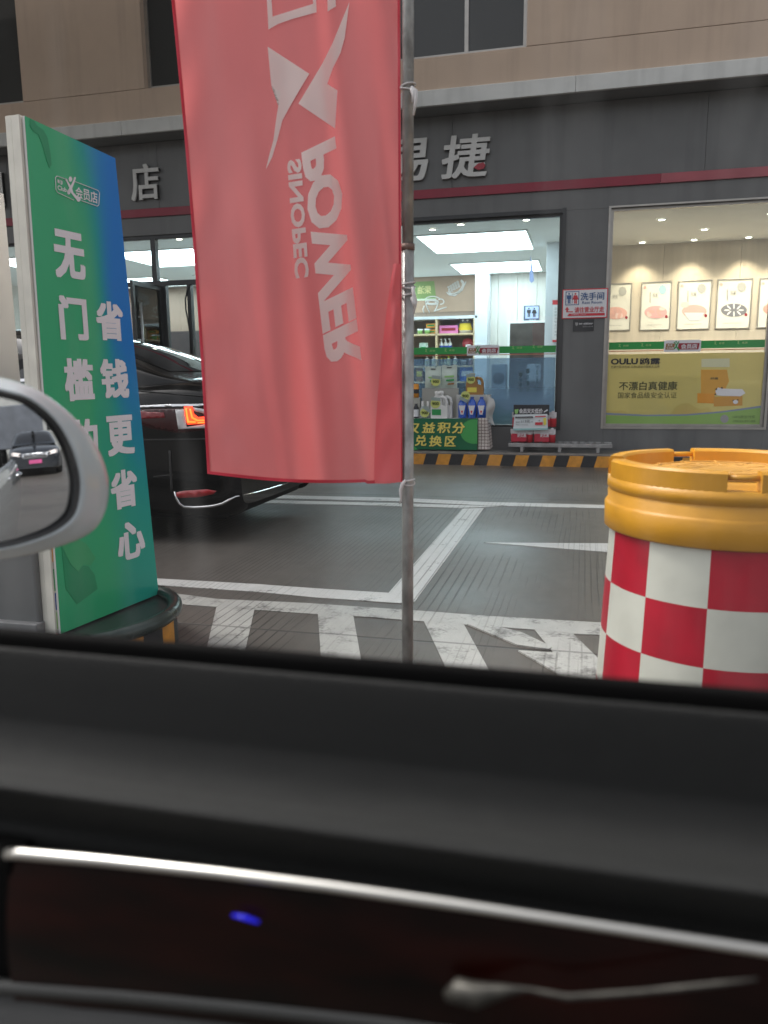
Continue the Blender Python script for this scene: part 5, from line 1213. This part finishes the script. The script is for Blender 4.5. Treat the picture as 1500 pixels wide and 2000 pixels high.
def arc_wall(a0, a1):
    g = G(); n_ = max(4, int((a1 - a0) / math.radians(3))); ri, ro = .252, R1 - .005; z0_, z1_ = ZT - .047, ZT
    vs = []
    for k in range(n_ + 1):
        a = a0 + (a1 - a0) * k / n_; c_, s_ = math.cos(a), math.sin(a)
        for r, z in ((ri, z0_), (ri, z1_ - .006), (ri + .006, z1_), (ro - .006, z1_), (ro, z1_ - .006), (ro, z0_)): vs.append((BX + r * c_, BY + r * s_, z))
    fs = [(k * 6 + j, k * 6 + (j + 1) % 6, (k + 1) * 6 + (j + 1) % 6, (k + 1) * 6 + j) for k in range(n_) for j in range(6)]
    g.smooth = False; g.add(vs, fs + [tuple(range(6))[::-1], tuple(n_ * 6 + j for j in range(6))]); return g
for k in range(4):
    # notches at +13, 103, -77, -167 degrees from the camera side
    nt = (8, 103, 207, 283, 368)
    a0 = dirc + math.radians(nt[k] + 7); a1 = dirc + math.radians(nt[k + 1] - 7)
    obj('rim_wall', arc_wall(a0, a1), M_orange, t)
g = G(); g.lathe([(.196, ZT - .0335), (.19, ZT - .028), (.150, ZT - .027), (.001, ZT - .025)], (BX, BY, 0), 64); obj('lid', g, M_orangeD, t)
g = G()
for k in range(12):
    a = 2 * PI * k / 12; g.tube([(BX + r * math.cos(a), BY + r * math.sin(a), ZT - .0265) for r in (.06, .185)], .0022, 5)
for r in (.06, .12, .17): g.tube([(BX + r * math.cos(a), BY + r * math.sin(a), ZT - .0265) for a in np.linspace(0, 2 * PI, 48)], .0022, 5)
obj('lid_rib', g, M_orangeD, t)
for k in range(4):
    a = dirc + math.radians(nt[k]); g = G(); 
    g.tube([(BX + .272 * math.cos(a + d_), BY + .272 * math.sin(a + d_), ZT - .016) for d_ in (-.13, 0, .13)], .007, 8); obj('handle_bar', g, M_orange, t)
# checked sheet: two materials on real facets
g = G(); NB = 12; rows = 6; hgt = .143; zt_b = ZT - .180; off = dirc + math.radians(-4); per = 6
vs = []; fsz = []
for r_ in range(rows + 1):
    z = zt_b - hgt * r_; rad = .283 + .0065 * r_
    for k in range(NB * per): a = off + 2 * PI * k / (NB * per); vs.append((BX + rad * math.cos(a), BY + rad * math.sin(a), max(z, .005)))
g.smooth = True
g.v = vs
for r_ in range(rows):
    for k in range(NB * per):
        N = NB * per; g.f.append([r_ * N + k, (r_ + 1) * N + k, (r_ + 1) * N + (k + 1) % N, r_ * N + (k + 1) % N]); g.mi.append(((k // per) + r_ + 1) % 2); g.sm.append(True)
obj('checked_sheet', g, [M_whtrefl, M_redrefl], t)

# ------------------------------------------------------------------ sedans
def loft(stations, n_sub=0):
    g = G(); m_ = len(stations[0]); g.smooth = True
    g.add([p for s_ in stations for p in s_], [(i * m_ + j, (i + 1) * m_ + j, (i + 1) * m_ + j + 1, i * m_ + j + 1) for i in range(len(stations) - 1) for j in range(m_ - 1)])
    g.add([p for p in stations[0]], [tuple(range(m_))]); g.add([p for p in stations[-1]], [tuple(range(m_))[::-1]])
    return g
def make_sedan(T, label, paint, sc=1.0, full=True):
    """T: matrix placing local x (rear 0 -> front), y (left +), z. Returns empty and the body mesh."""
    root = thing('parked_car', label, 'car', tuple(T.to_translation()))
    def tr(g): g.v = [tuple(T @ Vector(v)) for v in g.v]; return g
    low = [(0, .80, .26, .98), (.05, .88, .19, 1.08), (.20, .925, .16, 1.17), (.5, .95, .19, 1.20), (1.1, .955, .20, 1.15), (2.0, .965, .19, 1.10), (3.2, .965, .19, 1.06), (3.9, .955, .19, 1.04), (4.5, .93, .2, .97), (4.85, .86, .22, .87), (5.02, .72, .28, .74)]
    def sec(x, w, zb, zt, cr=.0):
        h = zt - zb; half = [(w * .80, zb), (w * .96, zb + .02), (w * .995, zb + h * .14), (w, zb + h * .36), (w * .995, zb + h * .60), (w * .985, zb + h * .78), (w * .955, zb + h * .90), (w * .86, zb + h * .975), (w * .6, zt + .005), (w * .3, zt + .02)]
        return [(x, -y, z) for y, z in half] + [(x, 0, zt + .025)] + [(x, y, z) for y, z in half[::-1]]
    g = loft([sec(*s_) for s_ in low]); body = obj('body', tr(g), paint, root)
    sm = body.modifiers.new('s', 'SUBSURF'); sm.levels = 2; sm.render_levels = 2
    gh = [(.34, .66, 1.19, .70), (.62, .74, 1.245, .74), (1.0, .74, 1.40, .68), (1.45, .74, 1.535, .64), (2.0, .77, 1.60, .64), (2.6, .78, 1.605, .64), (3.05, .78, 1.55, .63), (3.5, .77, 1.36, .64), (4.0, .74, 1.08, .66)]
    zb_ = 1.04
    def gsec(x, w, zt, wt):
        half = [(w + .10, zb_), (w + .075, zb_ + (zt - zb_) * .35), (wt + .075, zb_ + (zt - zb_) * .82), (wt - .02, zt - .035), (wt * .55, zt), (0, zt + .015)]
        return [(x, -y, z) for y, z in half] + [(x, y, z) for y, z in half[-2::-1]]
    g = loft([gsec(*s_) for s_ in gh]); green = obj('greenhouse', tr(g), paint, root)
    sm = green.modifiers.new('s', 'SUBSURF'); sm.levels = 2; sm.render_levels = 2
    # glass laid on the greenhouse shell
    dg = bpy.context.evaluated_depsgraph_get(); dg.update()
    def bvh(o):
        e_ = o.evaluated_get(dg); me = e_.to_mesh(); vv = [o.matrix_world @ v.co for v in me.vertices]; ff = [list(p.vertices) for p in me.polygons]; bt = BVHTree.FromPolygons(vv, ff); e_.to_mesh_clear(); return bt
    bpy.context.view_layer.update(); dg = bpy.context.evaluated_depsgraph_get()
    bg = bvh(green); bb = bvh(body)
    Ti = T.to_3x3()
    def lay(poly3, d, m_, name, parent, bt, lift=.006, step=.12):
        """patch: local outline poly3 cast along local direction d onto the shell"""
        bm = bmesh.new(); bm.faces.new([bm.verts.new(p_) for p_ in poly3]); bmesh.ops.triangulate(bm, faces=bm.faces[:])
        for it in range(6):
            es = [e for e in bm.edges if e.calc_length() > step]
            if not es: break
            bmesh.ops.subdivide_edges(bm, edges=es, cuts=1); bmesh.ops.triangulate(bm, faces=[f for f in bm.faces if len(f.verts) > 3])
        dw = (Ti @ Vector(d)).normalized(); g = G(); bm.verts.index_update(); vs = []
        for v in bm.verts:
            o_ = T @ v.co; h_ = bt.ray_cast(o_, dw); 
            P = h_[0] - dw * lift + (h_[1] * lift * .3 if h_[0] else Vector()) if h_[0] else o_ + dw * 1.0
            vs.append(P)
        g.smooth = True; g.add(vs, [[v.index for v in f.verts] for f in bm.faces]); bm.free()
        o = obj(name, g, m_, parent); return o
    for s_ in (-1, 1):
        y_ = s_ * 1.6; d_ = (0, -s_, 0)
        o = lay([(1.35, y_, 1.20), (2.2, y_, 1.17), (2.2, y_, 1.52), (1.75, y_, 1.50), (1.45, y_, 1.42)], d_, M_glassblk, 'side_window', root, bg)
        lay([(2.25, y_, 1.17), (3.15, y_, 1.15), (3.0, y_, 1.42), (2.7, y_, 1.52), (2.25, y_, 1.53)], d_, M_glassblk, 'side_window', root, bg)
        lay([(.98, y_, 1.215), (1.30, y_, 1.20), (1.38, y_, 1.40)], d_, M_glassblk, 'quarter_window', root, bg)
        lay([(.80, y_, 1.20), (3.45, y_, 1.125), (3.45, y_, 1.145), (.80, y_, 1.222)], d_, M_chrome, 'belt_trim', root, bg, .012)
        lay([(.82, y_, 1.22), (1.46, y_, 1.455), (2.2, y_, 1.545), (2.2, y_, 1.562), (1.44, y_, 1.475), (.80, y_, 1.235)], d_, M_chrome, 'roof_trim', root, bg, .012)
    lay([(-1, -.60, 1.24), (-1, .60, 1.24), (-1, .55, 1.50), (-1, -.55, 1.50)], (1, 0, 0), M_glassblk, 'rear_window', root, bg)
    lay([(6, .68, 1.14), (6, -.68, 1.14), (6, -.58, 1.52), (6, .58, 1.52)], (-1, 0, 0), M_glassblk, 'windscreen', root, bg)
    for x in (1.05, 3.98):
        for s_ in (-1, 1):
            y_ = s_ * .86
            g = G(); ti = [(.20, -.11), (.31, -.115), (.345, -.09), (.35, 0), (.345, .09), (.31, .115), (.20, .11)]
            vs = [(x + r * math.cos(a), y_ + w_, .345 + r * math.sin(a)) for r, w_ in ti for a in [2 * PI * k / 32 for k in range(32)]]
            g.smooth = True; g.add(vs, [(i * 32 + k, i * 32 + (k + 1) % 32, (i + 1) * 32 + (k + 1) % 32, (i + 1) * 32 + k) for i in range(len(ti) - 1) for k in range(32)])
            wh = obj('wheel', tr(g), M_black, root)
            g = G(); g.tube([(x, y_ + s_ * .06, .345), (x, y_ + s_ * .085, .345)], .055, 16)
            for k in range(10): a = 2 * PI * k / 10; g.tube([(x + .04 * math.cos(a), y_ + s_ * .085, .345 + .04 * math.sin(a)), (x + .22 * math.cos(a), y_ + s_ * .095, .345 + .22 * math.sin(a))], .014, 6)
            obj('rim', tr(g), M_galv, wh)
            g = G(); g.tube([(x, y_ + s_ * .02, .345), (x, y_ - s_ * .06, .345)], .21, 24); obj('hub', tr(g), M_black, wh)
    return root, body, lay, bb, tr, bg
TC = Matrix.Translation((-2.36, 5.93, 0)) @ Matrix.Rotation(PI, 4, 'Z')
car, cbody, clay, cbb, ctr, cbg = make_sedan(TC, 'black sedan seen from the rear behind the flag and the advertising board', M_carblk)
M_tl = mat('tail_light_lit', (.5, .02, .01), .3, 0, 0, emit=((1, .045, .01), 1.5)); M_tlo = mat('tail_light_amber', (.6, .2, .02), .3, 0, 0, emit=((1, .11, .015), 1.8))
M_tlr = mat('tail_lens_red', (.035, .001, .002), .12, 0, 0, coat=.25, spec=.3); M_tlc = mat('tail_lens_clear', (.55, .55, .56), .1, 0, .1, 20, coat=1)
def campatch(px, name, m_, parent, lift, bts=(cbb,), step=.05):
    """patch lying on the car's skin under a photo outline"""
    bm = bmesh.new(); bm.faces.new([bm.verts.new((x, y, 0)) for x, y in px]); bmesh.ops.triangulate(bm, faces=bm.faces[:])
    for it in range(6):
        es = [e for e in bm.edges if e.calc_length() > 14]
        if not es: break
        bmesh.ops.subdivide_edges(bm, edges=es, cuts=1); bmesh.ops.triangulate(bm, faces=[f for f in bm.faces if len(f.verts) > 3])
    vs = []; bm.verts.index_update()
    for v in bm.verts:
        d = Vector(ray(v.co.x, v.co.y)).normalized(); best = None
        for bt in bts:
            h_ = bt.ray_cast(Vector(C0), d)
            if h_[0] and (best is None or h_[3] < best[3]): best = h_
        if best is None: vs.append(None)
        else:
            nn = best[1] if best[1].dot(d) < 0 else -best[1]
            vs.append(best[0] + nn * lift)
    g = G(); g.smooth = True; keep = [[v.index for v in f.verts] for f in bm.faces if all(vs[v.index] is not None for v in f.verts)]; bm.free()
    if not keep: print('EMPTY PATCH', name); return None
    used = sorted({i for f in keep for i in f}); mp = {k: i for i, k in enumerate(used)}
    g.add([vs[i] for i in used], [[mp[i] for i in f] for f in keep])
    me_o = obj(name, g, m_, parent); me_o.modifiers.new('th', 'SOLIDIFY').thickness = .003
    return me_o
lt = campatch([(262, 800), (300, 798), (404, 797), (470, 797), (470, 838), (404, 840), (350, 846), (300, 838), (262, 828)], 'tail_light', M_tlr, car, .006)
campatch([(344, 800), (362, 799), (366, 834), (404, 828), (404, 836), (350, 838)], 'clear_lens', M_tlc, lt, .012)
campatch([(378, 796), (400, 800), (412, 808), (412, 812), (392, 806), (380, 803)], 'clear_lens', M_tlc, lt, .012)
campatch([(361, 795), (377, 794), (380, 808), (388, 815), (412, 813), (412, 827), (386, 828), (368, 829), (363, 812)], 'lamp_glow', M_tl, lt, .014)
for q in ([(364, 798), (367, 798), (371, 822), (384, 823), (384, 826), (368, 826)], [(372, 799), (375, 799), (379, 815), (388, 820), (410, 820), (410, 822), (386, 823), (376, 817)], [(388, 825), (410, 824), (410, 826), (388, 827)]): campatch(q, 'led_line', M_tlo, lt, .020)
campatch([(266, 793), (330, 790), (470, 789), (470, 793), (330, 794.5), (266, 797)], 'trunk_chrome', M_chrome, car, .010)
campatch([(262, 819), (324, 816), (322, 806), (262, 803)], 'side_reflector', mat('dull_red_lens', (.22, .006, .012), .25, 0, 0, coat=.5), car, .014)
campatch([(346, 961), (360, 958), (404, 955), (424, 958), (418, 964), (390, 970), (352, 972), (346, 968)], 'bumper_reflector', mat('bumper_lens', (.42, .008, .015), .25, 0, .1, coat=.6), car, .012)
g = G(); g.box(.08, .9, -.66, .86, .17, .33, .06); obj('bumper_valance', ctr(g), mat('valance', (.006, .006, .006), .7, 0, 0, spec=.2), car)
bp3 = []
for x_, y_ in ((341, 960), (345, 974), (351, 984), (360, 990), (380, 991), (400, 990), (418, 988), (434, 984), (446, 977), (460, 970), (480, 966), (500, 962), (525, 955), (548, 948), (562, 943)):
    d_ = Vector(ray(x_, y_)).normalized(); h_ = cbb.ray_cast(Vector(C0), d_)
    if h_[0]: bp3.append(h_[0] - d_ * .008)
if len(bp3) > 2: g = G(); g.tube(bp3, [.006] + [.010] * 8 + [.006] * (len(bp3) - 10) + [.005], 10); obj('bumper_chrome', g, M_chrome, car)
for q_ in ([(266, 858), (400, 856), (470, 858), (470, 860), (400, 858.5), (266, 860.5)], [(300, 930), (338, 926), (338, 928), (300, 932)], [(262, 762), (404, 774), (404, 775.5), (262, 763.5)]): campatch(q_, 'panel_gap', mat('seam', (.02, .02, .02), .6, 0, 0), car, .003)
campatch([(330, 880), (334, 880), (338, 960), (334, 960)], 'bumper_seam', mat('seam', (.02, .02, .02), .6, 0, 0), car, .003)

# ------------------------------------------------------------------ our own car: door, mirror, outer skin
own = thing('silver_car', 'silver car we look out of: dark door top, chrome and wood trim, wing mirror', 'car', (0, .5, 0))
def pz(py, Y, px=750): return (Y, hy(px, py, Y)[2])
M_soft = mat('soft_black_trim', (.0070, .0076, .0074), .55, 0, .2, 60, .5, 900, spec=.34)
M_soft2 = mat('door_pad', (.016, .0165, .0165), .45, 0, .10, 30, .25, 500)
M_seal = mat('window_seal', (.002, .002, .002), .9, 0, .1, spec=.08)
def extr(name, prof, xa, xb, m_, nseg=24, bend=0.0):
    g = G(); P = prof
    g.grid(lambda u, v: (xa + (xb - xa) * u, P[int(round(v * (len(P) - 1)))][0] + bend * ((xa + (xb - xa) * u) + .2) ** 2, P[int(round(v * (len(P) - 1)))][1]), nseg, len(P) - 1)
    return obj(name, g, m_, own)
def smoothp(pts, k=6):
    out = []
    for i in range(len(pts) - 1):
        p0 = pts[max(i - 1, 0)]; p1 = pts[i]; p2 = pts[i + 1]; p3 = pts[min(i + 2, len(pts) - 1)]
        for j in range(k):
            s = j / k; out.append(tuple(.5 * (2 * b + (c - a) * s + (2 * a - 5 * b + 4 * c - d) * s * s + (3 * b - a - 3 * c + d) * s ** 3) for a, b, c, d in zip(p0, p1, p2, p3)))
    return out + [pts[-1]]
YS_ = .50
extr('window_seal', smoothp([pz(1330, YS_ + .03), pz(1292, YS_ + .005), pz(1288, YS_ - .006), pz(1300, YS_ - .014), pz(1336, YS_ - .0165)]), -1.1, 1.0, M_seal)
extr('door_top', smoothp([pz(1330, .4845), pz(1334, .481), pz(1380, .4790), pz(1460, .477), pz(1500, .475), pz(1545, .466), pz(1585, .450), pz(1612, .434), pz(1640, .420), pz(1670, .425), pz(1710, .434), pz(1745, .434), pz(1800, .434)]), -1.1, 1.0, M_soft)
xl = hy(14, 1668, .40)[0]
cp = [hy(x, y, .405) for x, y in ((14, 1668), (40, 1667), (200, 1681), (420, 1704), (640, 1731), (860, 1762), (1080, 1795), (1300, 1828), (1500, 1858), (1700, 1888))]
g = G(); g.tube(cp, [.0038, .0040, .0036, .0034, .0032, .0032, .0030, .0030, .0030, .0030], 14)
for i, v in enumerate(g.v): pass
obj('chrome_strip', g, mat('trim_chrome', (.50, .49, .46), .3, 1, 0), own)
def wood(u, v):
    i = u * (len(cp) - 1); a = int(min(i, len(cp) - 2)); f = i - a; top = cp[a] * (1 - f) + cp[a + 1] * f
    z = top[2] - .004 - v * .105; y = .408 - .006 * math.sin(PI * v) - .01 * v
    return (top[0], y, z)
m = mat('dark_wood_trim', (.007, .0008, .0004), .3, 0, .9, 9, coat=.10, spec=.12, stretch=(1, 1, 4))
g = G(); g.grid(wood, 40, 10); obj('wood_trim', g, m, own)
g = G(); g.box(-1.1, xl - .001, .404, .43, cp[0][2] - .125, cp[0][2] - .002, .004); obj('trim_end', g, M_seal, own)
bp_ = [hy(x, y, .398) for x, y in ((-200, 1915), (0, 1926), (250, 1944), (500, 1968), (750, 1995), (1000, 2030), (1400, 2090))]
g = G()
g.grid(lambda u, v: ((lambda P: (P[0], P[1] - .05 * v ** .6 + .012 * (1 - v), P[2] - .004 - .11 * v))(bp_[int(min(u * 6, 5))] * (1 - (u * 6 - int(min(u * 6, 5)))) + bp_[int(min(u * 6, 5)) + 1] * (u * 6 - int(min(u * 6, 5))))), 36, 12)
obj('armrest_pad', g, M_soft2, own)
g = G(); g.tube([p for p in bp_], .005, 10); obj('armrest_piping', g, mat('grey_piping', (.025, .026, .025), .6, 0, 0), own)
g = G(); g.tube([hy(x, y, .385) for x, y in ((872, 1945), (895, 1936), (930, 1944), (975, 1936), (1030, 1932), (1110, 1948), (1250, 1938), (1400, 1922), (1480, 1912))], [.003, .007, .007, .004, .0012, .0018, .0016, .0014, .0006], 12); obj('handle_reflection', g, mat('reflection_chrome', (.04, .038, .033), .5, .6, .6, 60), own)  # the handle's reflection in the trim, modelled as a dim metal sliver
g = G(); g.tube([hy(x, y, .397) for x, y in ((454, 1787), (478, 1792), (505, 1801))], [.0008, .0014, .0009], 8); obj('led_reflection', g, mat('blue_led_reflection', (.0, .0, .2), .3, 0, 0, emit=((.02, .02, 1), .28)), own)  # reflection of a blue LED in the wood, put in as a glowing sliver
# the side window we look through: clear, with reflection haze and streaks painted in
m = bpy.data.materials.new('hazy_side_glass'); m.use_nodes = True; n = m.node_tree.nodes; l = m.node_tree.links; n.remove(n['Principled BSDF'])
tr = n.new('ShaderNodeBsdfTransparent'); df = n.new('ShaderNodeBsdfDiffuse'); df.inputs[0].default_value = (.8, .8, .78, 1)
tc = n.new('ShaderNodeTexCoord'); mp = n.new('ShaderNodeMapping'); mp.inputs['Scale'].default_value = (16, 1, 2.2); mp.inputs['Rotation'].default_value = (0, .25, 0); l.new(tc.outputs['Object'], mp.inputs[0])
nz = n.new('ShaderNodeTexNoise'); nz.inputs['Scale'].default_value = 1.6; nz.inputs['Detail'].default_value = 4; nz.inputs['Distortion'].default_value = .6; l.new(mp.outputs[0], nz.inputs['Vector'])
mr = n.new('ShaderNodeMapRange'); l.new(nz.outputs[0], mr.inputs[0])
for k_, v_ in (('From Min', .50), ('From Max', .80), ('To Min', .008), ('To Max', .050)): mr.inputs[k_].default_value = v_
mx = n.new('ShaderNodeMixShader'); l.new(mr.outputs[0], mx.inputs[0]); l.new(tr.outputs[0], mx.inputs[1]); l.new(df.outputs[0], mx.inputs[2]); l.new(mx.outputs[0], n['Material Output'].inputs[0])
g = G(); g.box(-1.3, 1.2, .508, .512, .98, 1.62); obj('side_glass', g, m, own)
# outer skin (seen only in the mirror)
M_carsil = mat('silver_paint', (.42, .45, .46), .25, .5, .04, 3, coat=.8)
sk = smoothp([(.530, .955), (.56, .93), (.60, .82), (.615, .65), (.60, .45), (.56, .22)], 4)
g = G(); g.grid(lambda u, v: (-1.6 + 5.0 * u, sk[int(round(v * (len(sk) - 1)))][0] - .10 * max(0, (u - .75)) ** 1, sk[int(round(v * (len(sk) - 1)))][1]), 30, len(sk) - 1); obj('outer_skin', g, M_carsil, own)
g = G(); g.tube([(2.1, .615, .86), (2.13, .645, .862), (2.28, .65, .865), (2.32, .615, .866)], [.014, .013, .013, .014], 10); obj('outer_handle', g, M_chrome, own)
# wing mirror
YM = .80
v0 = Vector(ray(62, 868)).normalized(); M0 = Vector(hy(62, 868, YM)); r_dir = Vector((1, -.01, -.004)).normalized(); nM = (r_dir - v0).normalized(); RC = 1.5
SC = M0 - nM * RC
def msph(px, py, lift=0):
    d = Vector(ray(px, py)).normalized(); o = Vector(C0) - SC; b = o.dot(d); c = o.dot(o) - (RC + lift) ** 2; k = -b - math.sqrt(max(b * b - c, 0)); return Vector(C0) + d * k
gl_out = smoothp([(-190, 800), (-120, 752), (-60, 752), (0, 768), (50, 783), (98, 822), (128, 872), (144, 925), (145, 965), (134, 1005), (100, 1034), (50, 1054), (0, 1067), (-60, 1072), (-130, 1060), (-180, 1020), (-205, 920), (-190, 800)], 4)[:-1]
ho_out = smoothp([(-230, 790), (-150, 722), (-70, 722), (0, 735), (70, 757), (130, 800), (176, 852), (202, 905), (211, 955), (202, 1005), (176, 1042), (120, 1068), (60, 1085), (0, 1097), (-60, 1105), (-150, 1095), (-220, 1040), (-255, 920), (-230, 790)], 4)[:-1]
cgx, cgy = -30, 915
N_ = len(gl_out)
g = G(); g.smooth = True
rings = 14
vs = [msph(cgx + (x - cgx) * k / rings, cgy + (y - cgy) * k / rings) for k in range(rings + 1) for x, y in gl_out]
g.add(vs, [(k * N_ + j, k * N_ + (j + 1) % N_, (k + 1) * N_ + (j + 1) % N_, (k + 1) * N_ + j) for k in range(1, rings) for j in range(N_)] + [tuple(N_ + j for j in range(N_))[::-1]])
mir = obj('mirror_glass', g, mat('mirror', (.50, .525, .55), .0, 1, 0), own)
# housing: rim rolls from the glass edge out to the shell and back
def hring(f, back, src_a=gl_out, src_b=ho_out, scale=1.0):
    src_b = [(cgx + (x - cgx) * (1 + .105 * f), cgy + (y - cgy) * (1 + .03 * f)) for x, y in src_b]
    out = []
    for (xa, ya), (xb, yb) in zip(src_a, src_b):
        x, y = xa + (xb - xa) * f, ya + (yb - ya) * f
        x, y = cgx + (x - cgx) * scale, cgy + (y - cgy) * scale
        out.append(msph(x, y) - nM * back)
    return out
prof = [(.0, .016, 1), (.0, -.006, 1.0), (.10, -.012, 1), (.30, -.004, 1), (.55, .002, 1), (.8, .010, 1), (.95, .022, 1), (1.0, .042, 1.0)]
rg = [hring(f, b) for f, b, s_ in prof]
for bk, sc_ in ((.09, .965), (.12, .88), (.145, .72), (.16, .45), (.165, .1)):
    base = hring(1, 0); cen = sum(base, Vector()) / len(base); rg.append([cen + (p_ - cen) * sc_ - nM * bk for p_ in base])
g = G(); g.smooth = True
g.add([p_ for r_ in rg for p_ in r_], [(k * N_ + (j + 1) % N_, k * N_ + j, (k + 1) * N_ + j, (k + 1) * N_ + (j + 1) % N_) for k in range(len(rg) - 1) for j in range(N_)])
hs_ = obj('mirror_housing', g, mat('mirror_shell', (.50, .545, .56), .34, .1, .03, coat=.5), own)
g = G(); g.tube([Vector(p_) + nM * .003 for p_ in hring(.01, -.003)] + [Vector(hring(.01, -.003)[0]) + nM * .003], .004, 8); obj('mirror_gasket', g, M_black, own)
g = G(); g.prism([msph(x, y) - nM * b_ + nM * .004 for x, y, b_ in ((196, 942, .018), (209, 944, .03), (209, 965, .03), (196, 963, .018))], tuple(-nM * .004)); obj('side_marker', g, mat('amber_marker', (.25, .20, .15), .3), own)
a_ = Vector(msph(-160, 1090)) - nM * .05; g = G(); g.tube([a_, a_ + Vector((.0, -.06, -.05)), Vector((a_.x - .02, .56, .93))], [.045, .035, .04], 14); obj('mirror_arm', g, mat('mirror_shell', (.34, .37, .38)), own)

# what the mirror shows: dark sedan behind us, a covered lorry and a wall farther back
TB = Matrix.Translation((16.6, .75, 0)) @ Matrix.Rotation(PI, 4, 'Z')
M_carnavy = mat('dark_navy_paint', (.012, .016, .022), .2, 0, 0, coat=1)
car2, b2, lay2, bb2, tr2, bg2 = make_sedan(TB, 'dark blue sedan with a pink number plate reflected in the wing mirror', M_carnavy)
for s_ in (-1, 1):
    lay2([(6, s_ * .50, .70), (6, s_ * .80, .74), (6, s_ * .80, .86), (6, s_ * .48, .80)], (-1, 0, 0), mat('headlight', (.7, .7, .68), .15, 0, 0, emit=((1, .6, .45), .35)), 'headlight', car2, bb2)
lay2([(6, -.42, .62), (6, .42, .62), (6, .46, .78), (6, -.46, .78)], (-1, 0, 0), M_chrome, 'grille', car2, bb2)
for k in range(4): lay2([(6, -.40, .635 + k * .036), (6, .40, .635 + k * .036), (6, .40, .655 + k * .036), (6, -.40, .655 + k * .036)], (-1, 0, 0), M_black, 'grille_slot', car2, bb2, .012)
g = G(); g.tube([(5.06, .05 * math.cos(a), .71 + .05 * math.sin(a)) for a in np.linspace(0, 2 * PI, 20)], .006, 6); obj('badge', tr2(g), M_chrome, car2)
g = G(); g.box(5.05, 5.07, -.22, .22, .44, .56, .003); obj('number_plate', tr2(g), mat('pink_plate', (.72, .12, .32), .4, 0, .05), car2)
t = thing('covered_lorry', 'grey covered lorry standing behind the dark sedan in the mirror', 'lorry', (17, 0, 0))
g = G(); g.box(17.5, 24, -1.5, 1.3, .9, 3.0, .05); obj('cargo_cover', g, mat('tarpaulin', (.12, .13, .15), .6, 0, .2, 2, .3, 6), t)
for yy in (-1.2, 1.0):
    for xx in (18.6, 22.5):
        g = G(); g.tube([(xx, yy - .15, .5), (xx, yy + .15, .5)], .5, 24); obj('wheel', g, M_black, t)
t = thing('far_building', 'pale building far behind us seen at the top of the mirror', 'building', (45, 0, 0))
g = G(); g.box(45, 50, -25, 9, 0, 7, .02); obj('wall', g, mat('pale_wall', (.4, .4, .38), .8, 0, .15, 1), t)
for k in range(6):
    g = G(); g.box(44.95, 44.99, -20 + k * 4.5, -18 + k * 4.5, 2.5, 5); obj('window', g, M_glassup, t)
